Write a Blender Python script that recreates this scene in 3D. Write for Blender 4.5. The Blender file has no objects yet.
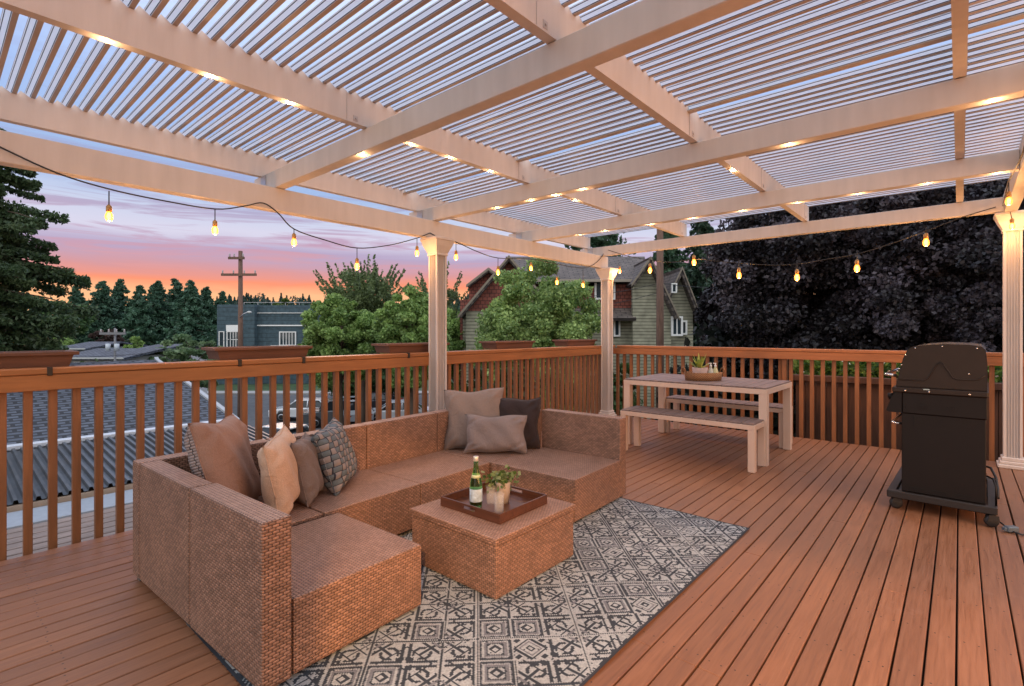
import bpy, bmesh, math, random
import numpy as np
from mathutils import Vector, Matrix, Euler
random.seed(7); rng = np.random.default_rng(7)
SC = bpy.context.scene; COL = SC.collection
R = math.radians
# ------------------------------------------------------------------ camera
EYE = 1.27; FPX = 512.0; YH = 331.0; YAW = 0.7185
cam = bpy.data.cameras.new('camera'); co = bpy.data.objects.new('camera', cam); COL.objects.link(co)
co.location = (0, 0, EYE); co.rotation_euler = (R(90), 0, YAW)
cam.sensor_width = 36; cam.lens = 36*FPX/1024; cam.shift_y = -(343-YH)/1024
cam.clip_start = .05; cam.clip_end = 3000
SC.camera = co
SN, CS = math.sin(YAW), math.cos(YAW)
# ------------------------------------------------------------------ sky (dusk) and light
SC.view_settings.view_transform = 'Standard'; SC.view_settings.look = 'None'
SC.view_settings.exposure = 0.2; SC.view_settings.gamma = 1
SC.view_settings.use_curve_mapping = False
def lin(c):
    return tuple(((v/255)/12.92 if v/255 <= .04045 else ((v/255+.055)/1.055)**2.4) for v in c)
SKY_BACK_FILL = 0.95     # rear sky raised as added fill light on the scene
W = bpy.data.worlds.new('World'); SC.world = W; W.use_nodes = True
wn, wl = W.node_tree.nodes, W.node_tree.links
wn.clear()
def N(nodes, typ, **kw):
    n = nodes.new(typ)
    for k, v in kw.items(): setattr(n, k, v)
    return n
def M_(nodes, links, op, a, b=None, c=None, clamp=False):
    n = nodes.new('ShaderNodeMath'); n.operation = op; n.use_clamp = clamp
    for i, v in enumerate((a, b, c)):
        if v is None: continue
        if isinstance(v, (int, float)): n.inputs[i].default_value = v
        else: links.new(v, n.inputs[i])
    return n.outputs[0]
def ramp(nodes, links, fac, stops, interp='LINEAR'):
    n = nodes.new('ShaderNodeValToRGB'); n.color_ramp.interpolation = interp
    el = n.color_ramp.elements
    while len(el) < len(stops): el.new(.5)
    for e, (p, c) in zip(el, stops):
        e.position = p; e.color = (*c, 1)
    if fac is not None: links.new(fac, n.inputs[0])
    return n.outputs[0]
def mixc(nodes, links, fac, a, b, mode='MIX'):
    n = nodes.new('ShaderNodeMix'); n.data_type = 'RGBA'; n.blend_type = mode
    for i, v in ((0, fac), (6, a), (7, b)):
        if isinstance(v, (int, float)): n.inputs[i].default_value = v
        elif isinstance(v, tuple): n.inputs[i].default_value = (*v, 1)
        else: links.new(v, n.inputs[i])
    return n.outputs[2]
tc = N(wn, 'ShaderNodeTexCoord'); sep = N(wn, 'ShaderNodeSeparateXYZ'); wl.new(tc.outputs['Generated'], sep.inputs[0])
mp = N(wn, 'ShaderNodeMapping'); mp.inputs['Scale'].default_value = (1.6, 1.6, 13); wl.new(tc.outputs['Generated'], mp.inputs[0])
ns = N(wn, 'ShaderNodeTexNoise'); ns.inputs['Scale'].default_value = 2.2; ns.inputs['Detail'].default_value = 6; ns.inputs['Roughness'].default_value = .55; ns.inputs['Distortion'].default_value = .6
wl.new(mp.outputs[0], ns.inputs['Vector'])
wob = M_(wn, wl, 'MULTIPLY', M_(wn, wl, 'SUBTRACT', ns.outputs[0], .5), .035)
elev = M_(wn, wl, 'ADD', sep.outputs[2], wob)
fac = M_(wn, wl, 'MULTIPLY', elev, 1/.6, clamp=True)
def st(z, c): return (min(z/.6, 1), lin(c))
base = ramp(wn, wl, fac, [st(0, (250, 196, 140)), st(.062, (250, 184, 136)), st(.084, (242, 146, 112)), st(.106, (208, 148, 150)), st(.135, (176, 160, 190)), st(.165, (208, 205, 224)), st(.20, (192, 200, 224)), st(.24, (156, 180, 220)), st(.36, (158, 182, 226)), st(.6, (212, 222, 246))])
mp2 = N(wn, 'ShaderNodeMapping'); mp2.inputs['Scale'].default_value = (1.5, 1.5, 21); mp2.inputs['Location'].default_value = (3.1, 1.7, .4); wl.new(tc.outputs['Generated'], mp2.inputs[0])
n2 = N(wn, 'ShaderNodeTexNoise'); n2.inputs['Scale'].default_value = 2.6; n2.inputs['Distortion'].default_value = .9; n2.inputs['Detail'].default_value = 7; n2.inputs['Roughness'].default_value = .6; wl.new(mp2.outputs[0], n2.inputs['Vector'])
cl = ramp(wn, wl, n2.outputs[0], [(.50, (0, 0, 0)), (.62, (1, 1, 1))])
band = ramp(wn, wl, M_(wn, wl, 'MULTIPLY', sep.outputs[2], 1/.6, clamp=True), [(.12, (0, 0, 0)), (.25, (.85, .85, .85)), (.42, (.6, .6, .6)), (.7, (.12, .12, .12)), (1, (.05, .05, .05))])
cfac = M_(wn, wl, 'MULTIPLY', cl, band)
ccol = ramp(wn, wl, fac, [(.1, lin((246, 160, 132))), (.26, lin((184, 146, 172))), (.36, lin((158, 152, 186))), (.55, lin((150, 158, 198)))])
col = mixc(wn, wl, cfac, base, ccol)
# direction away from the camera view (behind the photographer): brighter, greyer sky added as fill
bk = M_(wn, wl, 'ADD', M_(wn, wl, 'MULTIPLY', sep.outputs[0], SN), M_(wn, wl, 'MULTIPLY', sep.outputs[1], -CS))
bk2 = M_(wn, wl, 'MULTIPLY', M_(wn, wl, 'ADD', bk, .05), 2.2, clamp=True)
zen = M_(wn, wl, 'MULTIPLY', M_(wn, wl, 'SUBTRACT', sep.outputs[2], .28), 1.6, clamp=True)   # zenith raised to whiten the louvers
stg = M_(wn, wl, 'ADD', M_(wn, wl, 'ADD', 1.0, M_(wn, wl, 'MULTIPLY', zen, .5)), M_(wn, wl, 'MULTIPLY', bk2, SKY_BACK_FILL))
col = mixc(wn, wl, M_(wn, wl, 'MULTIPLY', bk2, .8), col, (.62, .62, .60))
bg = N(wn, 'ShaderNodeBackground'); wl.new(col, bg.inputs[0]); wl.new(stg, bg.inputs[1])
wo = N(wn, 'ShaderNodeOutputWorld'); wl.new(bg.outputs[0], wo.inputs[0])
# faint after-glow of the set sun
sl = bpy.data.lights.new('sun', 'SUN'); sl.energy = .35; sl.angle = R(12); sl.color = (1, .62, .42)
so = bpy.data.objects.new('sun', sl); COL.objects.link(so)
so.rotation_euler = Vector((.85, -.45, -.22)).to_track_quat('-Z', 'Y').to_euler()
WARM = (1.0, .47, .17)
WARM2 = (1.0, .56, .27)

# ------------------------------------------------------------------ helpers
def PZ(px, py, z):
    u = (px-512)/FPX; v = (YH-py)/FPX; d = (z-EYE)/v
    return Vector((d*(-SN+u*CS), d*(CS+u*SN), z))
def PD(px, py, d):
    u = (px-512)/FPX; v = (YH-py)/FPX
    return Vector((d*(-SN+u*CS), d*(CS+u*SN), EYE+d*v))
def L2W(r, f, z=0):      # site grid of the neighbourhood: r across, f away
    return Vector((r*CS-f*SN, r*SN+f*CS, z))
def mesh_obj(name, me, mat=None, parent=None):
    o = bpy.data.objects.new(name, me); COL.objects.link(o)
    if mat is not None:
        for m in (mat if isinstance(mat, (list, tuple)) else [mat]): me.materials.append(m)
    if parent is not None: o.parent = parent
    return o
def tag(o, label=None, cat=None, group=None, kind=None):
    if label: o['label'] = label
    if cat: o['category'] = cat
    if group: o['group'] = group
    if kind: o['kind'] = kind
    return o
def thing(name, label, cat, loc=(0, 0, 0), rz=0, group=None):
    o = bpy.data.objects.new(name, None); COL.objects.link(o); o.location = loc; o.rotation_euler = (0, 0, rz)
    o.empty_display_size = .1
    return tag(o, label, cat, group)
def copy_tree(o, parent=None):
    c = o.copy(); COL.objects.link(c); c.parent = parent
    for ch in list(o.children): copy_tree(ch, c)
    return c
class MB:
    """collects shapes in one bmesh, with box-projected UVs in metres"""
    def __init__(s): s.bm = bmesh.new()
    def box(s, x0, x1, y0, y1, z0, z1, bevel=0, mi=0, rot=None, mat=None):
        r = bmesh.ops.create_cube(s.bm, size=1)
        vs = r['verts']
        for v in vs: v.co = Vector(((x0+x1)/2+v.co.x*(x1-x0), (y0+y1)/2+v.co.y*(y1-y0), (z0+z1)/2+v.co.z*(z1-z0)))
        fs = list({f for v in vs for f in v.link_faces})
        if bevel:
            es = list({e for v in vs for e in v.link_edges})
            rb = bmesh.ops.bevel(s.bm, geom=es, offset=bevel, segments=2 if bevel > .006 else 1, affect='EDGES', profile=.5)
            fs = rb['faces']; vs = list({v for f in fs for v in f.verts}); 
            al = set()
            st_ = list(vs)
            while st_:
                v = st_.pop()
                if v in al: continue
                al.add(v)
                for e in v.link_edges: st_.append(e.other_vert(v))
            vs = list(al); fs = list({f for v in vs for f in v.link_faces})
        for f in fs: f.material_index = mi
        if mat is not None: bmesh.ops.transform(s.bm, matrix=mat, verts=vs)
        return vs
    def prism(s, pts, a, b, axis='x', mi=0, mat=None):
        """polygon pts (2d) extruded from a to b along axis; 2d are the other two axes in order"""
        def mk(p, t):
            if axis == 'x': return (t, p[0], p[1])
            if axis == 'y': return (p[0], t, p[1])
            return (p[0], p[1], t)
        A = [s.bm.verts.new(mk(p, a)) for p in pts]; B = [s.bm.verts.new(mk(p, b)) for p in pts]
        n = len(pts); fs = [s.bm.faces.new(A), s.bm.faces.new(B[::-1])]
        for i in range(n): fs.append(s.bm.faces.new((A[i], B[i], B[(i+1) % n], A[(i+1) % n])))
        for f in fs: f.material_index = mi
        bmesh.ops.recalc_face_normals(s.bm, faces=fs)
        if mat is not None: bmesh.ops.transform(s.bm, matrix=mat, verts=A+B)
        return A+B
    def lathe(s, prof, n=20, c=(0, 0, 0), mi=0, mat=None, smooth=True):
        rings = []
        for r, z in prof:
            rings.append([s.bm.verts.new((c[0]+r*math.cos(2*math.pi*i/n), c[1]+r*math.sin(2*math.pi*i/n), c[2]+z)) for i in range(n)])
        fs = []
        for a, b in zip(rings, rings[1:]):
            for i in range(n):
                f = s.bm.faces.new((a[i], a[(i+1) % n], b[(i+1) % n], b[i])); f.smooth = smooth; fs.append(f)
        if prof[0][0] > 1e-4: fs.append(s.bm.faces.new(rings[0][::-1]))
        if prof[-1][0] > 1e-4: fs.append(s.bm.faces.new(rings[-1]))
        for f in fs: f.material_index = mi
        vs = [v for r_ in rings for v in r_]
        if mat is not None: bmesh.ops.transform(s.bm, matrix=mat, verts=vs)
        return vs
    def tube(s, pts, r, n=8, mi=0, cap=True):
        pts = [Vector(p) for p in pts]; rings = []
        rr = r if isinstance(r, (list, tuple)) else [r]*len(pts)
        for i, p in enumerate(pts):
            d = (pts[min(i+1, len(pts)-1)]-pts[max(i-1, 0)]).normalized()
            u = d.cross(Vector((0, 0, 1)))
            if u.length < .05: u = d.cross(Vector((1, 0, 0)))
            u.normalize(); w = d.cross(u)
            rings.append([s.bm.verts.new(p+(u*math.cos(2*math.pi*k/n)+w*math.sin(2*math.pi*k/n))*rr[i]) for k in range(n)])
        for a, b in zip(rings, rings[1:]):
            for k in range(n):
                f = s.bm.faces.new((a[k], a[(k+1) % n], b[(k+1) % n], b[k])); f.smooth = True; f.material_index = mi
        if cap:
            for q in (rings[0][::-1], rings[-1]):
                f = s.bm.faces.new(q); f.material_index = mi
    def quad(s, a, b, c, d, mi=0):
        f = s.bm.faces.new([s.bm.verts.new(p) for p in (a, b, c, d)]); f.material_index = mi; return f
    def build(s, name, mat=None, parent=None, weld=False):
        bm = s.bm
        bmesh.ops.recalc_face_normals(bm, faces=bm.faces[:])
        bm.normal_update()
        uv = bm.loops.layers.uv.new('UVMap')
        for f in bm.faces:
            n = f.normal; ax = max(range(3), key=lambda i: abs(n[i]))
            for l in f.loops:
                c = l.vert.co
                l[uv].uv = (c.y, c.z) if ax == 0 else ((c.x, c.z) if ax == 1 else (c.x, c.y))
        me = bpy.data.meshes.new(name); bm.to_mesh(me); bm.free()
        return mesh_obj(name, me, mat, parent)
def np_mesh(name, V, F, mat, parent=None, col=None, smooth=False, uv=None):
    """V (n,3) F (m,4)"""
    me = bpy.data.meshes.new(name); n, m = len(V), len(F); k = F.shape[1]
    me.vertices.add(n); me.vertices.foreach_set('co', np.asarray(V, np.float32).ravel())
    me.loops.add(m*k); me.loops.foreach_set('vertex_index', F.astype(np.int32).ravel())
    me.polygons.add(m); me.polygons.foreach_set('loop_start', np.arange(0, m*k, k, dtype=np.int32))
    me.polygons.foreach_set('loop_total', np.full(m, k, np.int32))
    if smooth: me.polygons.foreach_set('use_smooth', np.ones(m, bool))
    me.update(calc_edges=True)
    if col is not None:
        a = me.color_attributes.new('Col', 'FLOAT_COLOR', 'CORNER')
        c = np.repeat(np.asarray(col, np.float32), k, axis=0); c = np.concatenate([c, np.ones((len(c), 1), np.float32)], 1)
        a.data.foreach_set('color', c.ravel())
    if uv is not None:
        l = me.uv_layers.new(name='UVMap'); l.data.foreach_set('uv', np.asarray(uv, np.float32)[F.ravel()].ravel())
    return mesh_obj(name, me, mat, parent)

# ------------------------------------------------------------------ materials
def newmat(name):
    m = bpy.data.materials.new(name); m.use_nodes = True
    nt = m.node_tree; b = nt.nodes['Principled BSDF']
    return m, nt.nodes, nt.links, b
def setp(b, **kw):
    for k, v in kw.items():
        i = b.inputs[k.replace('_', ' ')]
        i.default_value = (*v, 1) if isinstance(v, tuple) and len(v) == 3 and i.type == 'RGBA' else v
def mat_noise(name, c, var=.15, scale=8, rough=.6, metal=0, bump=0, bscale=60, stretch=(1, 1, 1), coat=0, dirt=None):
    m, n, l, b = newmat(name)
    t = n.new('ShaderNodeTexCoord'); mp = n.new('ShaderNodeMapping'); mp.inputs['Scale'].default_value = stretch
    l.new(t.outputs['Object'], mp.inputs[0])
    no = n.new('ShaderNodeTexNoise'); no.inputs['Scale'].default_value = scale; no.inputs['Detail'].default_value = 5; l.new(mp.outputs[0], no.inputs['Vector'])
    lo = tuple(max(0, x*(1-var)) for x in c); hi = tuple(min(1, x*(1+var)) for x in c)
    cc = ramp(n, l, no.outputs[0], [(.3, lo), (.7, hi)])
    if dirt:
        d = n.new('ShaderNodeTexNoise'); d.inputs['Scale'].default_value = dirt[1]; d.inputs['Detail'].default_value = 8; l.new(t.outputs['Object'], d.inputs['Vector'])
        f = ramp(n, l, d.outputs[0], [(.5, (0, 0, 0)), (.75, (dirt[2],)*3)])
        cc = mixc(n, l, f, cc, dirt[0])
    l.new(cc, b.inputs['Base Color'])
    setp(b, Roughness=rough, Metallic=metal)
    if coat: setp(b, Coat_Weight=coat)
    if bump:
        nb = n.new('ShaderNodeTexNoise'); nb.inputs['Scale'].default_value = bscale; nb.inputs['Detail'].default_value = 4; l.new(mp.outputs[0], nb.inputs['Vector'])
        bp = n.new('ShaderNodeBump'); bp.inputs['Strength'].default_value = bump; bp.inputs['Distance'].default_value = .01
        l.new(nb.outputs[0], bp.inputs['Height']); l.new(bp.outputs[0], b.inputs['Normal'])
    return m
PAINT = mat_noise('cream_paint', (.60, .555, .53), .06, 3, .5, bump=.08, bscale=9, stretch=(5, 5, .7), dirt=((.42, .37, .34), 2.5, .25))
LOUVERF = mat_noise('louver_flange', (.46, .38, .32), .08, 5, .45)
LOUVERG = mat_noise('louver_gasket', (.05, .05, .06), .1, 5, .6)  # thin dark strips drawn along each louver web
def louver_web():
    m, n, l, b = newmat('louver_web'); setp(b, Base_Color=(.62, .64, .68), Roughness=.35)
    tr = n.new('ShaderNodeBsdfTranslucent'); tr.inputs[0].default_value = (.9, .93, .98, 1); mx = n.new('ShaderNodeMixShader'); mx.inputs[0].default_value = .7
    l.new(b.outputs[0], mx.inputs[1]); l.new(tr.outputs[0], mx.inputs[2]); l.new(mx.outputs[0], n['Material Output'].inputs[0]); return m
LOUVER = louver_web()
METAL = mat_noise('galvanised', (.45, .46, .5), .1, 30, .4, .8)
def wood_mat(name, c, var=.2, along='y', rough=.6, grain=.25, spec=.5, knots=False, dirt=None):
    m, n, l, b = newmat(name)
    t = n.new('ShaderNodeTexCoord'); mp = n.new('ShaderNodeMapping')
    mp.inputs['Scale'].default_value = {'x': (1, 14, 14), 'y': (14, 1, 14), 'z': (14, 14, 1)}[along]
    l.new(t.outputs['Object'], mp.inputs[0])
    no = n.new('ShaderNodeTexNoise'); no.inputs['Scale'].default_value = 3; no.inputs['Detail'].default_value = 7; no.inputs['Distortion'].default_value = .5; l.new(mp.outputs[0], no.inputs['Vector'])
    cc = ramp(n, l, no.outputs[0], [(.25, tuple(x*(1-var) for x in c)), (.75, tuple(min(1, x*(1+var)) for x in c))])
    big = n.new('ShaderNodeTexNoise'); big.inputs['Scale'].default_value = 1.3; big.inputs['Detail'].default_value = 4; l.new(t.outputs['Object'], big.inputs['Vector'])
    cc = mixc(n, l, 1.0, cc, ramp(n, l, big.outputs[0], [(.3, (.8, .8, .8)), (.7, (1.12, 1.1, 1.08))]), 'MULTIPLY')
    if dirt:
        d = n.new('ShaderNodeTexNoise'); d.inputs['Scale'].default_value = dirt[1]; d.inputs['Detail'].default_value = 9; l.new(mp.outputs[0], d.inputs['Vector'])
        cc = mixc(n, l, ramp(n, l, d.outputs[0], [(.52, (0, 0, 0)), (.72, (dirt[2],)*3)]), cc, dirt[0])
    l.new(cc, b.inputs['Base Color']); setp(b, Roughness=rough)
    bp = n.new('ShaderNodeBump'); bp.inputs['Strength'].default_value = grain; bp.inputs['Distance'].default_value = .004
    l.new(no.outputs[0], bp.inputs['Height']); l.new(bp.outputs[0], b.inputs['Normal'])
    return m
RAIL = wood_mat('cedar_stain', (.31, .122, .038), .22, 'y', .5)
RAILX = wood_mat('cedar_stain_across', (.33, .13, .048), .22, 'x', .5)
BAL = wood_mat('cedar_stain_upright', (.265, .108, .042), .25, 'z', .55)
PLANTERW = wood_mat('planter_wood', (.12, .052, .032), .3, 'y', .65)
SCREENW = wood_mat('screen_wood', (.10, .045, .028), .35, 'z', .7)
OLDWOOD = wood_mat('weathered_planks', (.22, .17, .15), .5, 'y', .8, .5, dirt=((.08, .07, .06), 3, .8))
TABLETOP = wood_mat('table_slats', (.21, .155, .14), .35, 'y', .5)
FRAMEP = mat_noise('table_paint', (.66, .50, .40), .04, 4, .45)
TRAYW = wood_mat('tray_wood', (.085, .033, .019), .4, 'x', .35)
def deck_mat():
    m, n, l, b = newmat('deck_stain')
    t = n.new('ShaderNodeTexCoord'); s = n.new('ShaderNodeSeparateXYZ'); l.new(t.outputs['Object'], s.inputs[0])
    idx = M_(n, l, 'FLOOR', M_(n, l, 'DIVIDE', M_(n, l, 'ADD', s.outputs[0], 10.0), BOARD))
    wh = n.new('ShaderNodeTexWhiteNoise'); wh.noise_dimensions = '1D'; l.new(idx, wh.inputs['W'])
    mp = n.new('ShaderNodeMapping'); mp.inputs['Scale'].default_value = (22, 1.2, 1); l.new(t.outputs['Object'], mp.inputs[0])
    cmb = n.new('ShaderNodeVectorMath'); cmb.operation = 'ADD'; l.new(mp.outputs[0], cmb.inputs[0]); l.new(wh.outputs['Color'], cmb.inputs[1])
    g = n.new('ShaderNodeTexNoise'); g.inputs['Scale'].default_value = 3.5; g.inputs['Detail'].default_value = 8; g.inputs['Roughness'].default_value = .62; g.inputs['Distortion'].default_value = .4; l.new(cmb.outputs[0], g.inputs['Vector'])
    c = ramp(n, l, g.outputs[0], [(.25, (.19, .080, .038)), (.5, (.27, .122, .060)), (.78, (.335, .162, .088))])
    c = mixc(n, l, 1.0, c, ramp(n, l, wh.outputs['Value'], [(0, (.83, .83, .86)), (1, (1.12, 1.09, 1.06))]), 'MULTIPLY')
    big = n.new('ShaderNodeTexNoise'); big.inputs['Scale'].default_value = .9; big.inputs['Detail'].default_value = 6; l.new(t.outputs['Object'], big.inputs['Vector'])
    c = mixc(n, l, 1.0, c, ramp(n, l, big.outputs[0], [(.3, (.86, .86, .88)), (.7, (1.1, 1.1, 1.08))]), 'MULTIPLY')
    # worn pale blotches
    wr = n.new('ShaderNodeTexNoise'); wr.inputs['Scale'].default_value = 2.3; wr.inputs['Detail'].default_value = 10; wr.inputs['Roughness'].default_value = .75; l.new(t.outputs['Object'], wr.inputs['Vector'])
    c = mixc(n, l, ramp(n, l, wr.outputs[0], [(.6, (0, 0, 0)), (.78, (.35, .35, .35))]), c, (.42, .27, .21))
    # screw heads: two per board on every joist
    fx = M_(n, l, 'FRACT', M_(n, l, 'DIVIDE', M_(n, l, 'ADD', s.outputs[0], 10.0), BOARD))
    fx2 = M_(n, l, 'ABSOLUTE', M_(n, l, 'SUBTRACT', M_(n, l, 'ABSOLUTE', M_(n, l, 'SUBTRACT', fx, .5)), .24))
    yj = M_(n, l, 'ADD', s.outputs[1], M_(n, l, 'MULTIPLY', wh.outputs['Value'], .03))
    fy = M_(n, l, 'ABSOLUTE', M_(n, l, 'SUBTRACT', M_(n, l, 'FRACT', M_(n, l, 'DIVIDE', M_(n, l, 'ADD', yj, 10.1), .41)), .5))
    dx = M_(n, l, 'MULTIPLY', fx2, BOARD); dy = M_(n, l, 'MULTIPLY', fy, .41)
    dd = M_(n, l, 'SQRT', M_(n, l, 'ADD', M_(n, l, 'POWER', dx, 2), M_(n, l, 'POWER', dy, 2)))
    hole = M_(n, l, 'LESS_THAN', dd, .0036)
    c = mixc(n, l, hole, c, (.03, .015, .01))
    l.new(c, b.inputs['Base Color'])
    l.new(ramp(n, l, g.outputs[0], [(.3, (.36,)*3), (.7, (.54,)*3)]), b.inputs['Roughness'])
    h = M_(n, l, 'SUBTRACT', g.outputs[0], M_(n, l, 'MULTIPLY', hole, 2.0))
    bp = n.new('ShaderNodeBump'); bp.inputs['Strength'].default_value = .3; bp.inputs['Distance'].default_value = .003
    l.new(h, bp.inputs['Height']); l.new(bp.outputs[0], b.inputs['Normal'])
    return m
BOARD = .0925
DECK = deck_mat()
def wicker_mat(name, top=False):
    m, n, l, b = newmat(name)
    u = n.new('ShaderNodeUVMap'); s = n.new('ShaderNodeSeparateXYZ'); l.new(u.outputs[0], s.inputs[0])
    sv = .0108 if not top else .0145; su = .026 if not top else .017
    row = M_(n, l, 'DIVIDE', s.outputs[1], sv); ri = M_(n, l, 'FLOOR', row); fr = M_(n, l, 'FRACT', row)
    par = M_(n, l, 'MULTIPLY', M_(n, l, 'MODULO', M_(n, l, 'ADD', ri, 4000.0), 2), .5)
    cu = M_(n, l, 'ADD', M_(n, l, 'DIVIDE', s.outputs[0], su), par); ci = M_(n, l, 'FLOOR', cu); fc = M_(n, l, 'FRACT', cu)
    # each strand bulges between its crossings
    hu = M_(n, l, 'SINE', M_(n, l, 'MULTIPLY', fc, math.pi)); hv = M_(n, l, 'POWER', M_(n, l, 'SINE', M_(n, l, 'MULTIPLY', fr, math.pi)), .5)
    h = M_(n, l, 'MULTIPLY', M_(n, l, 'POWER', hu, .6), hv)
    cb = n.new('ShaderNodeCombineXYZ'); l.new(ci, cb.inputs[0]); l.new(ri, cb.inputs[1])
    wh = n.new('ShaderNodeTexWhiteNoise'); l.new(cb.outputs[0], wh.inputs['Vector'])
    t = n.new('ShaderNodeTexCoord'); no = n.new('ShaderNodeTexNoise'); no.inputs['Scale'].default_value = 6; l.new(t.outputs['Object'], no.inputs['Vector'])
    base_ = ramp(n, l, wh.outputs['Value'], [(0, (.22, .122, .08)), (.5, (.30, .168, .112)), (1, (.38, .215, .148))] if not top else [(0, (.31, .18, .13)), (1, (.43, .265, .195))])  # top faces get lighter strands, sky sheen put into the colour
    base_ = mixc(n, l, 1.0, base_, ramp(n, l, no.outputs[0], [(.3, (.85,)*3), (.7, (1.1,)*3)]), 'MULTIPLY')
    c = mixc(n, l, ramp(n, l, h, [(.12, (1,)*3), (.55, (0,)*3)]), base_, (.045, .024, .016))
    l.new(c, b.inputs['Base Color']); setp(b, Roughness=.42)
    bp = n.new('ShaderNodeBump'); bp.inputs['Strength'].default_value = .8; bp.inputs['Distance'].default_value = .004
    l.new(h, bp.inputs['Height']); l.new(bp.outputs[0], b.inputs['Normal'])
    return m
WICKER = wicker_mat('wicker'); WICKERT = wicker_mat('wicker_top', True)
def fabric_mat(name, c, var=.08, weave=900, rough=.85):
    m, n, l, b = newmat(name)
    t = n.new('ShaderNodeTexCoord')
    no = n.new('ShaderNodeTexNoise'); no.inputs['Scale'].default_value = 5; no.inputs['Detail'].default_value = 6; l.new(t.outputs['Object'], no.inputs['Vector'])
    fi = n.new('ShaderNodeTexNoise'); fi.inputs['Scale'].default_value = 220; l.new(t.outputs['Object'], fi.inputs['Vector'])
    cc = ramp(n, l, no.outputs[0], [(.3, tuple(x*(1-var) for x in c)), (.7, tuple(x*(1+var) for x in c))])
    cc = mixc(n, l, 1.0, cc, ramp(n, l, fi.outputs[0], [(.3, (.85,)*3), (.7, (1.12,)*3)]), 'MULTIPLY')
    l.new(cc, b.inputs['Base Color']); setp(b, Roughness=rough, Sheen_Weight=.08)
    mus = n.new('ShaderNodeTexNoise'); mus.inputs['Scale'].default_value = 9; mus.inputs['Detail'].default_value = 3; mus.inputs['Distortion'].default_value = 1.2; l.new(t.outputs['Object'], mus.inputs['Vector'])
    hh = M_(n, l, 'ADD', M_(n, l, 'MULTIPLY', mus.outputs[0], 1.0), M_(n, l, 'MULTIPLY', fi.outputs[0], .05))
    bp = n.new('ShaderNodeBump'); bp.inputs['Strength'].default_value = .55; bp.inputs['Distance'].default_value = .02
    l.new(hh, bp.inputs['Height']); l.new(bp.outputs[0], b.inputs['Normal'])
    return m
def vcol_mat(name, rough=.8, bump=0, bs=300, noise=.2, ns=4, trans=0, spec=.5):
    m, n, l, b = newmat(name)
    a = n.new('ShaderNodeVertexColor'); a.layer_name = 'Col'
    t = n.new('ShaderNodeTexCoord'); no = n.new('ShaderNodeTexNoise'); no.inputs['Scale'].default_value = ns; no.inputs['Detail'].default_value = 4; l.new(t.outputs['Object'], no.inputs['Vector'])
    c = mixc(n, l, 1.0, a.outputs[0], ramp(n, l, no.outputs[0], [(.3, (1-noise,)*3), (.7, (1+noise,)*3)]), 'MULTIPLY')
    l.new(c, b.inputs['Base Color']); setp(b, Roughness=rough); b.inputs['Specular IOR Level'].default_value = spec
    if trans:
        tr = n.new('ShaderNodeBsdfTranslucent'); l.new(c, tr.inputs[0]); mx = n.new('ShaderNodeMixShader'); mx.inputs[0].default_value = trans
        l.new(b.outputs[0], mx.inputs[1]); l.new(tr.outputs[0], mx.inputs[2]); l.new(mx.outputs[0], n['Material Output'].inputs[0])
    if bump:
        nb = n.new('ShaderNodeTexNoise'); nb.inputs['Scale'].default_value = bs; l.new(t.outputs['Object'], nb.inputs['Vector'])
        bp = n.new('ShaderNodeBump'); bp.inputs['Strength'].default_value = bump; bp.inputs['Distance'].default_value = .003
        l.new(nb.outputs[0], bp.inputs['Height']); l.new(bp.outputs[0], b.inputs['Normal'])
    return m
LEAF = vcol_mat('leaf', .55, trans=.32, noise=.25, ns=.8)
LEAFG = vcol_mat('glossy_leaf', .5, trans=.08, noise=.3, ns=.8, spec=.45)
BARK = wood_mat('bark', (.10, .07, .05), .4, 'z', .9, .9)
def emit_mat(name, c, s):
    m, n, l, b = newmat(name); setp(b, Base_Color=(.02, .02, .02), Emission_Color=c, Emission_Strength=s); return m
def plain(name, c, rough=.5, metal=0, **kw):
    return mat_noise(name, c, kw.pop('var', .08), kw.pop('scale', 12), rough, metal, **kw)
def glass_mat(name, c=(1, 1, 1), rough=0.02, ior=1.45, alpha=None):
    m, n, l, b = newmat(name); setp(b, Base_Color=c, Roughness=rough, IOR=ior, Transmission_Weight=1.0); return m
def brick_mat(name, c1, c2, mortar, w, h, axis='uv', bump=.6, rough=.8, ms=.02, offs=.5):
    m, n, l, b = newmat(name)
    u = n.new('ShaderNodeUVMap')
    br = n.new('ShaderNodeTexBrick'); br.inputs['Scale'].default_value = 1; br.inputs['Brick Width'].default_value = w; br.inputs['Row Height'].default_value = h
    br.inputs['Mortar Size'].default_value = ms*h; br.offset = offs
    br.inputs['Color1'].default_value = (*c1, 1); br.inputs['Color2'].default_value = (*c2, 1); br.inputs['Mortar'].default_value = (*mortar, 1)
    l.new(u.outputs[0], br.inputs['Vector'])
    t = n.new('ShaderNodeTexCoord'); no = n.new('ShaderNodeTexNoise'); no.inputs['Scale'].default_value = 2.5; no.inputs['Detail'].default_value = 8; l.new(t.outputs['Object'], no.inputs['Vector'])
    c = mixc(n, l, 1.0, br.outputs[0], ramp(n, l, no.outputs[0], [(.3, (.7,)*3), (.7, (1.3,)*3)]), 'MULTIPLY')
    l.new(c, b.inputs['Base Color']); setp(b, Roughness=rough)
    bp = n.new('ShaderNodeBump'); bp.inputs['Strength'].default_value = bump; bp.inputs['Distance'].default_value = .02
    l.new(M_(n, l, 'SUBTRACT', 1.0, br.outputs[1]), bp.inputs['Height']); l.new(bp.outputs[0], b.inputs['Normal'])
    return m
SHINGLE = brick_mat('asphalt_shingle', (.055, .066, .09), (.12, .135, .17), (.012, .012, .016), .30, .14, ms=.16)
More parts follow.
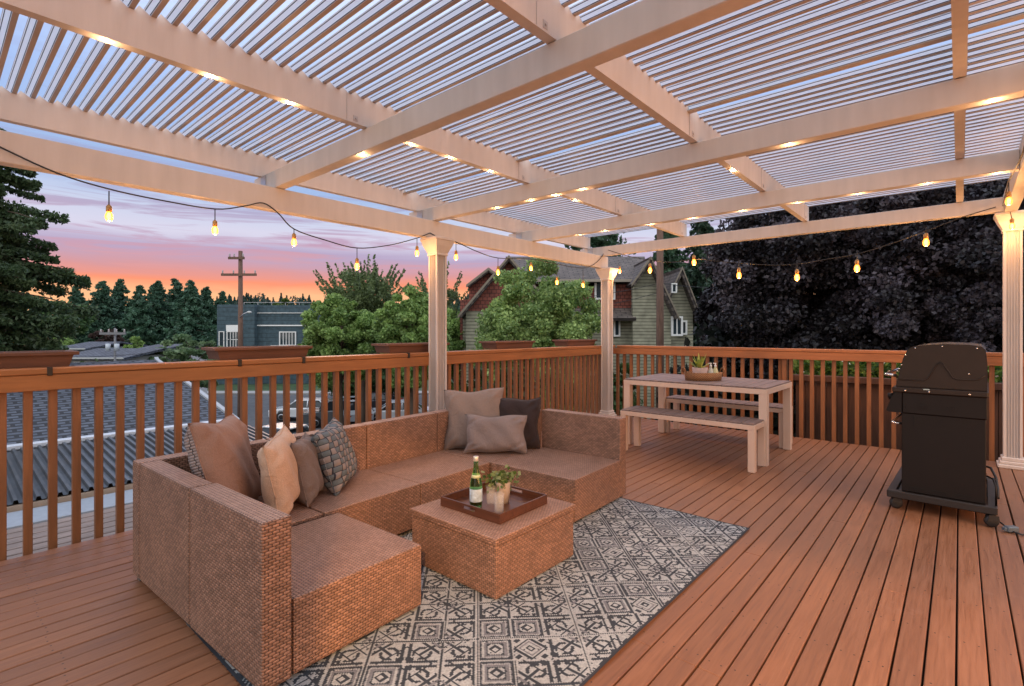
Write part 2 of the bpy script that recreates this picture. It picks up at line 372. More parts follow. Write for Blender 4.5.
SHINGLE2 = brick_mat('house_shingle', (.105, .085, .075), (.14, .115, .10), (.05, .04, .04), .5, .2, ms=.12)
REDSH = brick_mat('red_shingle', (.20, .055, .04), (.26, .08, .055), (.08, .025, .02), .22, .18, ms=.1)
GREENS = brick_mat('green_siding', (.29, .28, .205), (.32, .31, .23), (.12, .12, .08), 8, .16, ms=.12)
TEAL = brick_mat('teal_siding', (.045, .078, .098), (.05, .085, .105), (.03, .05, .06), 30, .5, ms=.06)
WHITE = plain('white_trim', (.75, .75, .74), .5)
DARKGLASS = plain('window_glass', (.035, .05, .06), .08)
ASPHALT = mat_noise('asphalt', (.085, .087, .092), .25, 2, .85, bump=.2, bscale=30)
GRASS = mat_noise('grass_ground', (.035, .07, .022), .5, 1.5, .9, bump=.6, bscale=12)
BLACKP = plain('grill_paint', (.008, .005, .004), .5, 0, bump=.05, bscale=200)
HOODM = plain('grill_hood_enamel', (.026, .017, .012), .48, 0, bump=.05, bscale=200)
for m_ in (BLACKP, HOODM): m_.node_tree.nodes['Principled BSDF'].inputs['Specular IOR Level'].default_value = .28
CHROME = plain('chrome', (.7, .7, .7), .15, 1)
RUBBER = plain('rubber', (.015, .015, .016), .6)
CABLE = plain('cable_black', (.02, .02, .022), .5)
# ------------------------------------------------------------------ ground, street, hills
def struct(o): o['kind'] = 'structure'; return o
GZ = -5.0
g = MB(); n_ = 40
vs = {}
def gz(r, f):      # the ground falls from the house to the street and rises again as far hills
    z = GZ
    if f < 16: z = GZ + max(0, min(1, (16-f)/10))*2.2
    if f > 120: z = GZ + (f-120)*.075 + 4*math.sin(r*.011+1)+3*math.sin(r*.03)
    return z
fs_ = [-40, -20, 0, 6, 10, 16, 24, 34, 50, 80, 120, 160, 220, 300, 420, 700, 1500]
rs_ = [-1500, -800, -500, -350, -240, -160, -100, -60, -30, -12, 0, 12, 30, 60, 100, 160, 240, 350, 500, 800, 1500]
for i, f in enumerate(fs_):
    for j, r in enumerate(rs_):
        z = min(gz(r, min(f, 330)), 12.5)
        vs[i, j] = g.bm.verts.new(L2W(r, f, z))
for i in range(len(fs_)-1):
    for j in range(len(rs_)-1):
        g.bm.faces.new((vs[i, j], vs[i, j+1], vs[i+1, j+1], vs[i+1, j])).smooth = True
struct(g.build('ground', GRASS))
def rot_local(o): o.rotation_euler = (0, 0, YAW); return o
g = MB(); g.box(-40, 5, 19, 50, GZ+.0, GZ+.06); rot_local(struct(g.build('street', ASPHALT)))
g = MB(); g.box(-40, 5, 50.05, 52, GZ, GZ+.2, bevel=.03); rot_local(struct(g.build('pavement', plain('concrete', (.32, .31, .30), .8))))

# ------------------------------------------------------------------ deck
g = MB(); x0b = -4.0; nb = int((3.42+4.0)/BOARD)
b0 = math.floor((x0b+10)/BOARD)
for k in range(nb+1):
    xa = (b0+k)*BOARD-10
    if xa < -4.02: continue
    dz = random.uniform(-.0012, .0012)
    # board runs with butt joints
    ys = [-2.2]; y = -2.2+random.uniform(.5, 4)
    jt = (1.92, 1.92, 4.0, 1.92, 5.2, 1.92, 3.1)[k % 7]
    ys = [-2.2, jt, 6.86]
    for a, b in zip(ys, ys[1:]):
        xj = random.uniform(-.0008, .0008)
        g.box(xa+.0035+xj, xa+BOARD-.0035, a+.0012, b-.0012, -.035+dz, dz, bevel=.003)
deck = struct(g.build('deck_floor', DECK))
g = MB(); g.box(-3.98, 3.4, -2.2, 6.86, -.30, -.045); g.box(-4.0, 3.4, -2.2, 6.85, -.04-.005, -.037)
struct(g.build('deck_frame', plain('deck_under', (.02, .012, .01), .9)))

# ------------------------------------------------------------------ pergola
ZB = 2.374; ZBT = 2.508; ZR = 2.511; ZRT = 2.705
BY = [.03, 1.763, 3.325, 4.893, 6.54]; BT = .08
RX = [(-4.27, -4.215), (-2.77, -2.718), (-1.345, -1.294), (-.025, .026)]
perg = thing('pergola', 'cream painted louvered pergola on fluted posts covering the wooden deck', 'pergola')
def beam_obj(name, x0, x1, y0, y1, z0, z1, bevel=.004):
    g = MB(); g.box(x0, x1, y0, y1, z0, z1, bevel=bevel); return g.build(name, PAINT, perg)
for i, y in enumerate(BY):
    beam_obj('beam', -4.34, .308, y, y+BT, ZB, ZBT)
beam_obj('side_header', -3.95-.09, -3.95, -1.5, 6.70, 2.196, 2.371)
beam_obj('side_header', .31, .40, -1.5, 6.70, ZB-.004, ZBT+.045)
PITCH = .082
def slat_y():
    ys = []; y = .30-PITCH*16
    while y < 6.6:
        ph = (y-.17) % 1.59
        gap = (3.20 < y < 3.30) or False
        blocked = any(b-.035 < y < b-.0 for b in ())
        if not gap: ys.append(y)
        y += PITCH
    return ys
SY = slat_y()
for i, (a, b) in enumerate(RX):
    # saw-notched top carries the louvers
    top = []
    for y in SY:
        top += [(y-.012, ZRT-.002), (y+.030, ZRT-.030), (y+.052, ZRT-.030)]
    top = [p for p in top if -1.0 < p[0] < 6.6]
    pts = [(-1.05, ZR), (6.62, ZR), (6.62, ZRT)]+top[::-1]+[(-1.05, ZRT)]
    g = MB(); g.prism(pts, a, b, 'x'); g.build('rafter', PAINT, perg)
bays_x = [(RX[0][1], RX[1][0]), (RX[1][1], RX[2][0]), (RX[2][1], RX[3][0]), (RX[3][1], .40)]
bays_y = [(-1.2, 1.78), (1.78, 3.31), (3.31, 4.93), (4.93, 6.7)]
for bi, (xa, xb) in enumerate(bays_x):
    for (ya, yb) in bays_y:
        g = MB()
        for y in SY:
            if not (ya <= y < yb): continue
            dz = random.uniform(-.002, .002); z0 = ZRT-.026+dz; z1 = ZRT-.007+dz; t = .0018
            # pressed Z louver: top lip, sloping web, bottom flange with turned edge
            prof = [(y+.004, z1-.004), (y+.006, z1), (y+.033, z0+t), (y+.052, z0+t), (y+.052, z0+.005), (y+.0535, z0+.005), (y+.0535, z0), (y+.0325, z0), (y+.007, z1-t*1.6), (y+.0055, z1-.004)]
            g.prism(prof, xa-.024, xb+.024, 'x')
            for q in (.12, .80):
                yy = y+.006+.027*q; zz = z1+(z0-z1)*q
                g.prism([(yy, zz-.0012), (yy+.0024, zz-.0022), (yy+.0024, zz-.0042), (yy, zz-.0034)], xa, xb, 'x', mi=2)
        if ya > 1 and ya < 4:
            y = {1.78: 3.155, 3.31: 4.72}[ya]
            if ya == 1.78: g.box(xa+.001, xb-.001, y, y+.045, ZRT-.052, ZRT-.046)
        o = g.build('louver_panel', [LOUVER, LOUVERF, LOUVERG], perg)
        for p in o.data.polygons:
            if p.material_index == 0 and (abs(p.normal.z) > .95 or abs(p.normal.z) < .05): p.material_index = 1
# joist hangers where beams cross the left header, rafter brackets
for y in BY[1:]:
    g = MB(); g.prism([(-4.17, ZB-.05), (-4.13, ZB-.05), (-4.115, ZB), (-4.115, ZBT-.01), (-4.205, ZBT-.01), (-4.205, ZB)], y-.005, y-.001, 'y'); g.lathe([(.007, 0), (.007, .005), (0, .006)], 8, mat=Matrix.Translation((-4.15, y-.005, ZB-.02)) @ Matrix.Rotation(R(90), 4, 'X'))
    g.build('bracket', METAL, perg)
for (a, b) in RX[1:]:
    for y in BY[1:]:
        g = MB(); g.box(b, b+.0022, y-.135, y-.131, ZR+.004, ZRT-.035); g.box(b, b+.0022, y-.09, y-.06, ZR+.012, ZR+.045); g.lathe([(.006, 0), (.006, .004), (0, .005)], 8, (0, 0, 0), mat=Matrix.Translation((b+.0022, y-.075, ZR+.028)) @ Matrix.Rotation(R(90), 4, 'Y'))
        g.build('rafter_bracket', plain('bracket_paint', (.45, .42, .42), .5), perg)
# posts
def fluted(h):
    a = .064; seg = []
    side = [(-a, -a), (-a+.018, -a)]
    k = 5; w = (2*a-.036)/k
    for i in range(k):
        x = -a+.018+i*w
        side += [(x+w*.12, -a+.009), (x+w*.2, -a+.024), (x+w*.8, -a+.024), (x+w*.88, -a+.009)]
    side += [(a-.018, -a)]
    pts = []
    for q in range(4):
        c, s_ = math.cos(q*math.pi/2), math.sin(q*math.pi/2)
        for (x, y) in side: pts.append((x*c-y*s_, x*s_+y*c))
    return pts
def stack(g, rows):
    for (w, z0, z1, bv) in rows: g.box(-w, w, -w, w, z0, z1, bevel=bv)
def frustum(g, w0, w1, z0, z1):
    A = [g.bm.verts.new((sx*w0, sy*w0, z0)) for sx, sy in ((-1, -1), (1, -1), (1, 1), (-1, 1))]
    B = [g.bm.verts.new((sx*w1, sy*w1, z1)) for sx, sy in ((-1, -1), (1, -1), (1, 1), (-1, 1))]
    for i in range(4): g.bm.faces.new((A[i], A[(i+1) % 4], B[(i+1) % 4], B[i]))
    g.bm.faces.new(A[::-1]); g.bm.faces.new(B)
for (px, py, zt) in ((-3.93, 3.365, 2.194), (-3.93, 6.63, 2.194), (.37, 6.66, ZB-.006)):
    g = MB(); g.prism(fluted(0), .10, zt-.16, 'z'); p = g.build('post', PAINT, perg); p.location = (px, py, 0)
    g = MB(); stack(g, [(.105, 0, .035, .006), (.092, .035, .065, .008), (.078, .065, .10, .006)]); q = g.build('post_base', PAINT, p)
    g = MB(); stack(g, [(.074, zt-.175, zt-.155, .004)]); frustum(g, .068, .100, zt-.155, zt-.085); frustum(g, .1005, .118, zt-.0849, zt-.03); stack(g, [(.126, zt-.03, zt, .006)]); g.build('post_capital', PAINT, p)

# ------------------------------------------------------------------ railings
def railing_left():
    t = thing('deck_railing', 'orange stained wooden railing along the left edge of the deck', 'railing')
    x = -4.05
    g = MB(); g.box(x-.075, x+.065, -2.2, 6.98, 1.018, 1.055, bevel=.005); g.build('cap_rail', RAIL, t)
    g = MB(); g.box(x+.0225, x+.062, -2.2, 6.89, .925, 1.016, bevel=.003); g.build('face_rail', RAIL, t)
    for px in (50, 240, 304, 409):
        u = (px-512)/FPX; X = x+.067; yy = X*(CS+u*SN)/(-SN+u*CS)
        g = MB(); g.box(x+.045, x+.072, yy-.012, yy+.012, 1.010, 1.060, bevel=.002); g.build('rail_clamp', plain('clamp_black', (.02, .018, .016), .5, .3), t)
    y = .277-.1078*9; k = 0
    while y < 6.86:
        g = MB(); g.box(x-.02, x+.02, y-.02, y+.02, -.26, 1.016, bevel=.002); o = g.build('baluster', BAL, t); o.location = (random.uniform(-.002, .002), 0, 0)
        y += .1078; k += 1
    return t
railing_left()
def railing_back():
    t = thing('deck_railing', 'orange stained wooden railing at the back behind the dining table and grill', 'railing', (-3.98, 6.93, 0), math.atan(.022))
    Lx = 5.6
    g = MB(); g.box(.075, Lx, -.065, .075, 1.018, 1.055, bevel=.005); g.build('cap_rail', RAILX, t)
    g = MB(); g.box(.0, Lx, -.062, -.0225, .925, 1.016, bevel=.003); g.build('face_rail', RAILX, t)
    x = .06
    while x < Lx:
        g = MB(); g.box(x-.02, x+.02, -.02, .02, -.26, 1.016, bevel=.002); g.build('baluster', BAL, t)
        x += .1125
    for xx in (2.33, 4.86):
        g = MB(); g.box(xx-.045, xx+.045, -.02, .07, -.26, 1.017, bevel=.003); g.build('rail_post', BAL, t)
    return t
railing_back()
# planter boxes on the outside of the rail cap
def soil_mat():
    return plain('soil', (.03, .02, .015), .95, bump=.8, bscale=40)
SOIL = soil_mat()
def rail_planter(y0, y1, lab):
    t = thing('planter_box', lab, 'planter', (-4.22, (y0+y1)/2, 1.056), 0, 'wooden planter boxes along the railing')
    h = (y1-y0)/2
    g = MB()
    A = [g.bm.verts.new(p) for p in ((-.115, -h+.045, .0), (.115, -h+.045, .0), (.115, h-.045, .0), (-.115, h-.045, .0))]
    B = [g.bm.verts.new(p) for p in ((-.125, -h+.025, .068), (.125, -h+.025, .068), (.125, h-.025, .068), (-.125, h-.025, .068))]
    for i in range(4): g.bm.faces.new((A[i], A[(i+1) % 4], B[(i+1) % 4], B[i]))
    g.bm.faces.new(A[::-1]); g.build('box', PLANTERW, t)
    g = MB()
    g.box(-.145, -.10, -h, h, .068, .090, bevel=.003); g.box(.10, .145, -h, h, .068, .090, bevel=.003)
    g.box(-.099, .099, -h, -h+.04, .0685, .0895); g.box(-.099, .099, h-.04, h, .0685, .0895)
    g.build('rim', PLANTERW, t)
    g = MB(); g.box(-.1, .1, -h+.041, h-.041, .06, .078); g.build('soil', SOIL, t)
    return t
for y0, y1, lab in ((-.12, .62, 'shallow wooden planter box on the left railing beside the big conifer'),
                    (1.38, 2.13, 'shallow wooden planter box on the railing in front of the dark teal building'),
                    (2.88, 3.66, 'shallow wooden planter box on the railing behind the nearest pergola post'),
                    (4.38, 5.12, 'shallow wooden planter box on the railing above the taupe cushion, right of the nearest post'),
                    (5.85, 6.6, 'shallow wooden planter box on the railing next to the corner post')):
    rail_planter(y0, y1, lab)

# ------------------------------------------------------------------ rug (pattern woven into the faces)
def rug():
    X0, X1, Y0, Y1 = -2.86, -1.01, .738, 3.47
    c = .0065; nx = int((X1-X0)/c); ny = int((Y1-Y0)/c)
    xs = np.linspace(X0, X1, nx+1); ys = np.linspace(Y0, Y1, ny+1)
    gx, gy = np.meshgrid(xs, ys, indexing='ij')
    z = .0075+.0035*np.sin(gx*5.1+1)*np.sin(gy*3.7)+.0015*np.sin(gx*11+gy*7)
    V = np.stack([gx, gy, z], -1).reshape(-1, 3)
    ii, jj = np.meshgrid(np.arange(nx), np.arange(ny), indexing='ij')
    a = ii*(ny+1)+jj
    F = np.stack([a, a+ny+1, a+ny+2, a+1], -1).reshape(-1, 4)
    cx = ((xs[:-1]+xs[1:])/2)[:, None]+0*ys[None, :-1]; cy = 0*cx+((ys[:-1]+ys[1:])/2)[None]
    T = .140
    p = (cx+cy)/math.sqrt(2)/T; q = (cx-cy)/math.sqrt(2)/T
    i, j = np.floor(p), np.floor(q); u = p-i-.5; v = q-j-.5
    au, av = np.abs(u), np.abs(v); m = np.maximum(au, av); s = au+av; mn = np.minimum(au, av)
    cream = np.array([.35, .385, .40]); dark = np.array([.028, .040, .055]); grey = np.array([.16, .175, .20]); mid = np.array([.36, .36, .35])
    out = np.zeros(cx.shape+(3,)); out[:] = cream
    def put(mask, c): out[mask] = c
    kind = (i+2*j) % 5; k2 = (i-j) % 6
    # A: framed square medallion
    ib, jb = np.floor(i/2), np.floor(j/2); A = ((ib+2*jb) % 4 == 0) & ((i % 2 == 0) | (j % 2 == 0)); A = A | ((ib-jb) % 5 == 2) & (i % 2 == 0) & (j % 2 == 0)
    put(A & (m < .47), dark); put(A & (m < .40) & ((np.floor(p*22)+np.floor(q*22)) % 2 == 0), grey); put(A & (m < .37), cream)
    put(A & (m < .33), grey); put(A & (m < .25), dark); put(A & (m < .22) & (s < .36), cream); put(A & (s < .2), dark); put(A & (s < .1), cream)
    # B: knot of stepped bars
    B = ~A & ~(((ib+2*jb) % 4 == 0))
    P2 = np.abs(((p/2) % 1)-.5)*2; Q2 = np.abs(((q/2) % 1)-.5)*2; mn2 = np.minimum(P2, Q2); mx2 = np.maximum(P2, Q2); r2 = np.hypot(P2-.55, Q2-.55)
    put(B & (mn2 < .045), dark); put(B & (np.abs(P2-Q2) < .065) & (mx2 < .62), dark); put(B & (np.abs(P2+Q2-.62) < .05) & (mn2 > .06), dark)
    put(B & (np.abs(P2+Q2-.36) < .05), grey); put(B & (np.abs(P2+Q2-1.25) < .03), dark); put(B & (np.abs(r2-.24) < .045) & (np.abs(P2-Q2) > .12), dark); put(B & (np.abs(mx2-.90) < .045) & (mn2 > .10), dark)
    put(B & (np.abs(mn2-.78) < .04) & (mx2 < .97), dark); put(B & (np.abs(mx2-.30) < .03) & (mn2 < .14), dark)
    # C: small diamonds and dots
    Cc = ~A & ~B
    r = np.sqrt(u*u+v*v)
    put(Cc & (np.abs(s-.46) < .04), dark); put(Cc & (np.abs(s-.30) < .03), grey); put(Cc & (s < .16), dark); put(Cc & (s < .07), cream)
    uu, vv = au-.36, av-.36; put(Cc & (np.abs(uu)+np.abs(vv) < .11), dark); put(Cc & (np.abs(m-.45) < .02) & (mn < .12), dark)
    # bands in the lattice: thin double stripes every third cell
    bp_ = (np.abs(((p/3) % 1)-.5) > .478); bq = (np.abs(((q/3) % 1)-.5) > .478)
    put(bp_ | bq, cream); put((np.abs(((p/3) % 1)-.5) > .492) | (np.abs(((q/3) % 1)-.5) > .492), dark)
    rn = rng.random(out.shape[:2])
    out *= (.82+.36*rng.random(out.shape[:2]))[..., None]
    put(rn < .012, dark)
    e = .010
    edge = (cx > X1-e) | (cx < X0+e) | (cy < Y0+e) | (cy > Y1-e); out[edge] = (.03, .035, .045)
    o = np_mesh('area_rug', V, F, vcol_mat('rug_weave', .95, .4, 500, .12, 3), None, out.reshape(-1, 3))
    tag(o, 'flat woven cream and charcoal patterned outdoor rug under the coffee table', 'rug')
rug()

# ------------------------------------------------------------------ sectional sofa
def wick(name, x0, x1, y0, y1, z0, z1, parent, top=None):
    if parent.name.startswith('sectional'): x0 -= SPX; x1 -= SPX; y0 -= SPY; y1 -= SPY
    g = MB(); g.box(x0, x1, y0, y1, z0, z1, bevel=.007)
    o = g.build(name, [WICKER, WICKERT], parent)
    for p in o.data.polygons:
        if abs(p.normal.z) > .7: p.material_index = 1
    return o
SPX, SPY = -1.84, .79
sofa = thing('sectional_sofa', 'large brown wicker sectional sofa in a U shape without seat cushions', 'sofa', (SPX, SPY, .0), .045)
Yb = [.75, 1.425, 2.10, 2.772, 3.445]; G = .003
XB = -3.185
wick('seat', XB+.105, -2.522, .855, Yb[1]-G, .03, .30, sofa)
wick('seat', XB+.105, -2.520, Yb[1]+G, Yb[2]-G, .03, .302, sofa)
wick('seat', XB+.105, -2.522, Yb[2]+G, Yb[3]-G, .03, .30, sofa)
wick('seat', XB+.105, -2.522, Yb[3]+G, Yb[4]-.105, .03, .30, sofa)
wick('chaise_seat', -2.475, -1.81, .872, 1.482, .025, .300, sofa)
wick('chaise_seat', -2.517, -1.795, 2.775, 3.425, .025, .300, sofa)
for a, b in zip(Yb, Yb[1:]): wick('backrest', XB, XB+.10, a+G, b-G, .03, .61, sofa)
wick('armrest', XB+.1045, -2.445, Yb[0]+.004, Yb[0]+.10, .03, .61, sofa)
wick('armrest', -2.437, -1.80, Yb[0]+.004, Yb[0]+.112, .025, .61, sofa)
wick('armrest', XB+.1045, -2.53, Yb[4]-.10, Yb[4]-.004, .03, .61, sofa)
wick('armrest', -2.522, -1.80, 3.43, 3.53, .025, .61, sofa)
for (x, y) in ((-3.15, .79), (-2.5, .79), (-2.4, .79), (-1.86, 1.45), (-3.15, 3.4), (-1.84, 3.49), (-1.84, 2.8), (-3.15, 2.1), (-2.55, 1.45), (-2.55, 2.74)):
    x -= SPX; y -= SPY; g = MB(); g.box(x-.02, x+.02, y-.02, y+.02, .0005, .03); g.build('foot', plain('foot_grey', (.12, .11, .1), .6), sofa)
# ------------------------------------------------------------------ coffee table
ct = thing('coffee_table', 'low square brown wicker coffee table on the patterned rug', 'table', (-1.945, 2.075, 0), 0)
wick('base', -.315, .315, -.325, .315, .012, .262, ct)
wick('lid', -.325, .325, -.335, .325, .264, .30, ct)
for sx in (-1, 1):
    for sy in (-1, 1):
        g = MB(); g.box(sx*.29-.02, sx*.29+.02, sy*.29-.02, sy*.29+.02, .009, .014); g.build('foot', plain('foot_dark', (.05, .05, .05), .6), ct)
# serving tray
TX, TY, TZ = -1.955, 2.085, .302
tr = thing('serving_tray', 'dark wooden serving tray with handle slots on the coffee table', 'tray', (TX, TY, TZ), R(1.5))
w, d, h = .218, .203, .05
g = MB(); g.box(-w, w, -d, d, 0, .008); g.build('tray_bottom', TRAYW, tr)
def side_with_slot(g, along, c, L_, tk, up):
    # board with an oblong hand slot: four pieces butted
    zs, ze = .024, .040; sl_ = .045
    P = [(-L_, L_, .0085, zs), (-L_, -sl_, zs, ze), (sl_, L_, zs, ze), (-L_, L_, ze, up)]
    for a, b, z0, z1 in P:
        if along == 'y': g.box(c-tk, c+tk, a, b, z0, z1)
        else: g.box(a, b, c-tk, c+tk, z0, z1)
for c in (-d+.005, d-.005):
    g = MB(); side_with_slot(g, 'x', c, w-.0105, .005, h); g.build('tray_side', TRAYW, tr)
for c in (-w+.005, w-.005):
    g = MB(); g.box(c-.005, c+.005, -d, d, .0085, h, bevel=.001); g.build('tray_side', TRAYW, tr)
# bottle
BG = glass_mat('green_glass', (.28, .68, .20), .03)
b = PZ(476, 506, TZ+.009)
bt = thing('water_bottle', 'green glass water bottle with a pale blue label standing on the tray', 'bottle', b, R(-60))
g = MB(); g.lathe([(.0, .0), (.030, .0), (.0345, .006), (.0345, .11), (.032, .132), (.024, .165), (.0155, .198), (.013, .228), (.0125, .25)], 28); o = g.build('glass_body', BG, bt)
LABELM = plain('paper_label', (.42, .55, .68), .5, var=.35, scale=45)
g = MB(); g.lathe([(.0349, .03), (.0352, .031), (.0352, .098), (.0349, .099)], 28); g.build('label', LABELM, bt)
g = MB(); g.lathe([(.0262, .158), (.0268, .1581), (.0225, .174), (.0195, .1745)], 28); g.build('neck_label', plain('neck_paper', (.5, .58, .35), .5), bt)
g = MB(); g.lathe([(.0142, .247), (.0148, .248), (.0148, .27), (.0135, .2725), (0, .2726)], 20); g.build('cap', plain('silver_cap', (.65, .65, .62), .35, .6), bt)
# glasses
CG = glass_mat('clear_glass', (.98, .98, .98), .0)
for k_, v_ in (('IOR', 1.45), ('Transmission Weight', 0), ('Alpha', .10), ('Roughness', .04), ('Specular IOR Level', .25)): CG.node_tree.nodes['Principled BSDF'].inputs[k_].default_value = v_
for (px, py, lab) in ((499, 512, 'clear drinking glass on the tray in front of the small potted plant'), (491, 503.5, 'clear drinking glass on the tray between the bottle and the pot')):
    g = MB(); g.lathe([(.0, .0), (.024, .0), (.028, .10), (.0265, .10), (.0225, .008), (.0, .008)], 24)
    o = g.build('drinking_glass', CG); o.location = PZ(px, py, TZ+.009); tag(o, lab, 'glass', 'glasses on the tray')
# leaf quads helper
def leaf_quads(C, size, nrm=None, asp=1.7, rnd=None, colr=None):
    n = len(C); rnd = rng if rnd is None else rnd
    a = rnd.normal(size=(n, 3)); 
    if nrm is not None: a = a*.6+nrm
    a /= np.linalg.norm(a, axis=1)[:, None]
    b_ = rnd.normal(size=(n, 3)); b_ -= (b_*a).sum(1)[:, None]*a; b_ /= np.linalg.norm(b_, axis=1)[:, None]
    c_ = np.cross(a, b_)
    s = (size*rnd.uniform(.6, 1.3, n))[:, None]
    L_ = b_*s*asp*.5; Wd = c_*s*.5
    V = np.stack([C-L_, C+Wd-L_*.05, C+L_, C-Wd-L_*.05], 1).reshape(-1, 3)
    F = np.arange(4*n).reshape(-1, 4)
    return V, F
def leaf_cols(n, c0, c1, rnd=None):
    t = rng.random((n, 1))**1.3
    return np.array(c0)*(1-t)+np.array(c1)*t
# small potted plant
pp = PZ(503, 502, TZ+.009)
po = thing('potted_plant', 'leafy green plant in a grey stone pot on the serving tray', 'potted plant', pp)
POTM = plain('stone_pot', (.42, .36, .33), .8, bump=.3, bscale=60)
g = MB(); g.lathe([(.0, .0), (.034, .0), (.043, .105), (.045, .118), (.040, .118), (.037, .10), (0, .10)], 28); g.build('pot', POTM, po)
n = 240; C = rng.normal(size=(n, 3))*[.034, .034, .022]+[-.008, -.01, .135]; C[:40] += np.array([-.03, -.02, -.03]); C[40:60] += [.05, .03, .0]
V, F = leaf_quads(C, .022, asp=1.4); np_mesh('foliage', V, F, LEAF, po, leaf_cols(n, (.05, .12, .02), (.30, .36, .17)))
# ------------------------------------------------------------------ cushions
def cushion(name, label, w, h, t, loc, yaw, lean, mat, roll=0, mi_back=None, group=None, pinch=.10, seed=0):
    r_ = np.random.default_rng(seed+1); n = 30
    V = []; idx = {}
    ph = r_.uniform(0, 6, 8)
    for side in (1, -1):
        for i in range(n+1):
            for j in range(n+1):
                u = 2*i/n-1; v = 2*j/n-1
                edge = i in (0, n) or j in (0, n)
                if edge and side == -1: idx[side, i, j] = idx[1, i, j]; continue
                px = w/2*u*(1-pinch*(1-v*v)*abs(u)); pz = h/2*v*(1-pinch*(1-u*u)*abs(v))
                f = max(0, (1-u**4))**.55*max(0, (1-v**4))**.55
                y = side*t/2*f*(1+.10*math.sin(4*u+ph[0]+side)*math.sin(3*v+ph[1]))
                if f > .02: y += .006*math.sin(9*u+5*v+ph[2])*f + .010*math.exp(-((abs(u)+abs(v)-1.45)/.18)**2)*math.sin(14*(u-v)+ph[3])
                px += .006*math.sin(5*v+ph[4])*abs(u)**3; pz += .007*math.sin(5*u+ph[5])*abs(v)**3
                idx[side, i, j] = len(V); V.append((px, -y, pz))
    F = []; uv = []
    for side in (1, -1):
        for i in range(n):
            for j in range(n):
                q = [idx[side, i, j], idx[side, i+1, j], idx[side, i+1, j+1], idx[side, i, j+1]]
                F.append(q if side == 1 else q[::-1])
    V = np.array(V); V[:, 2] += h/2
    uvs = V[:, [0, 2]]
    t_ = thing(name, label, 'cushion', loc, 0, group); t_.rotation_euler = Euler((lean, roll, yaw), 'YXZ')
    mats = mat if isinstance(mat, list) else [mat]
    o = np_mesh('cover', V, np.array(F), mats, t_, smooth=True, uv=uvs)
    if len(mats) > 1:
        for k, p in enumerate(o.data.polygons): p.material_index = 0 if k < n*n else 1
    loop = [V[idx[1, i, 0]] for i in range(n+1)]+[V[idx[1, n, j]] for j in range(1, n+1)]+[V[idx[1, i, n]] for i in range(n-1, -1, -1)]+[V[idx[1, 0, j]] for j in range(n-1, -1, -1)]
    g = MB(); g.tube([tuple(p) for p in loop], .0032, 6, cap=False); g.build('piping', mats[0], t_)
    return t_
F_BROWN = fabric_mat('brown_fabric', (.27, .165, .125)); F_CREAM = fabric_mat('cream_fabric', (.56, .39, .28)); F_GREY = fabric_mat('grey_fabric', (.17, .13, .115))
F_TAUPE = fabric_mat('taupe_fabric', (.23, .175, .15)); F_DARK = fabric_mat('dark_fabric', (.022, .012, .013)); F_LUM = fabric_mat('lumbar_fabric', (.225, .18, .17))
def knit_mat(name, c1, c2, c3, w=.05, h=.035, rot=0):
    m, n, l, b = newmat(name); u = n.new('ShaderNodeUVMap'); mp = n.new('ShaderNodeMapping'); mp.inputs['Rotation'].default_value = (0, 0, rot); l.new(u.outputs[0], mp.inputs[0])
    sp = n.new('ShaderNodeSeparateXYZ'); l.new(mp.outputs[0], sp.inputs[0])
    U = M_(n, l, 'DIVIDE', sp.outputs[0], w); V_ = M_(n, l, 'DIVIDE', sp.outputs[1], h)
    fu, fv = M_(n, l, 'FRACT', U), M_(n, l, 'FRACT', V_)
    par = M_(n, l, 'ABSOLUTE', M_(n, l, 'MODULO', M_(n, l, 'ADD', M_(n, l, 'FLOOR', U), M_(n, l, 'FLOOR', V_)), 2))
    au = M_(n, l, 'ABSOLUTE', M_(n, l, 'SUBTRACT', fu, .5)); av = M_(n, l, 'ABSOLUTE', M_(n, l, 'SUBTRACT', fv, .5))
    # where one strap dives under the other a dark gap shows
    gap = M_(n, l, 'GREATER_THAN', M_(n, l, 'ADD', M_(n, l, 'MULTIPLY', par, au), M_(n, l, 'MULTIPLY', M_(n, l, 'SUBTRACT', 1.0, par), av)), .40)
    c = mixc(n, l, par, c1, c2); c = mixc(n, l, gap, c, c3)
    l.new(c, b.inputs['Base Color']); setp(b, Roughness=.85)
    hh = M_(n, l, 'SUBTRACT', 1.0, M_(n, l, 'MULTIPLY', M_(n, l, 'ADD', M_(n, l, 'POWER', au, 2), M_(n, l, 'POWER', av, 2)), 2.0))
    bp = n.new('ShaderNodeBump'); bp.inputs['Strength'].default_value = .8; bp.inputs['Distance'].default_value = .01
    l.new(hh, bp.inputs['Height']); l.new(bp.outputs[0], b.inputs['Normal'])
    return m
F_WOVEN = knit_mat('strap_weave', (.125, .16, .18), (.27, .24, .23), (.025, .03, .045), .038, .036, rot=R(8))
F_KNIT = knit_mat('knit_weave', (.32, .26, .25), (.26, .21, .20), (.07, .06, .06), .022, .014)
def az(nx, ny): return math.atan2(nx, -ny)      # cushion front is local -Y
ZS = .308
GRP = 'scatter cushions on the wicker sofa'
cushion('scatter_cushion', 'big brown square cushion with a knitted back leaning on the left arm of the sofa', .54, .52, .19, (-2.87, 1.09, ZS), az(.66, .75), R(-17), [F_BROWN, F_KNIT], roll=R(5), group=GRP, seed=1)
cushion('scatter_cushion', 'cream square cushion standing beside the big brown cushion', .42, .41, .15, (-2.745, 1.30, ZS), az(.62, .78), R(-10), F_CREAM, roll=R(-4), group=GRP, seed=3)
cushion('scatter_cushion', 'small grey brown cushion between the cream and the strap woven cushion', .36, .36, .13, (-2.80, 1.47, ZS), az(.62, .78), R(-14), F_GREY, roll=R(3), group=GRP, seed=4)
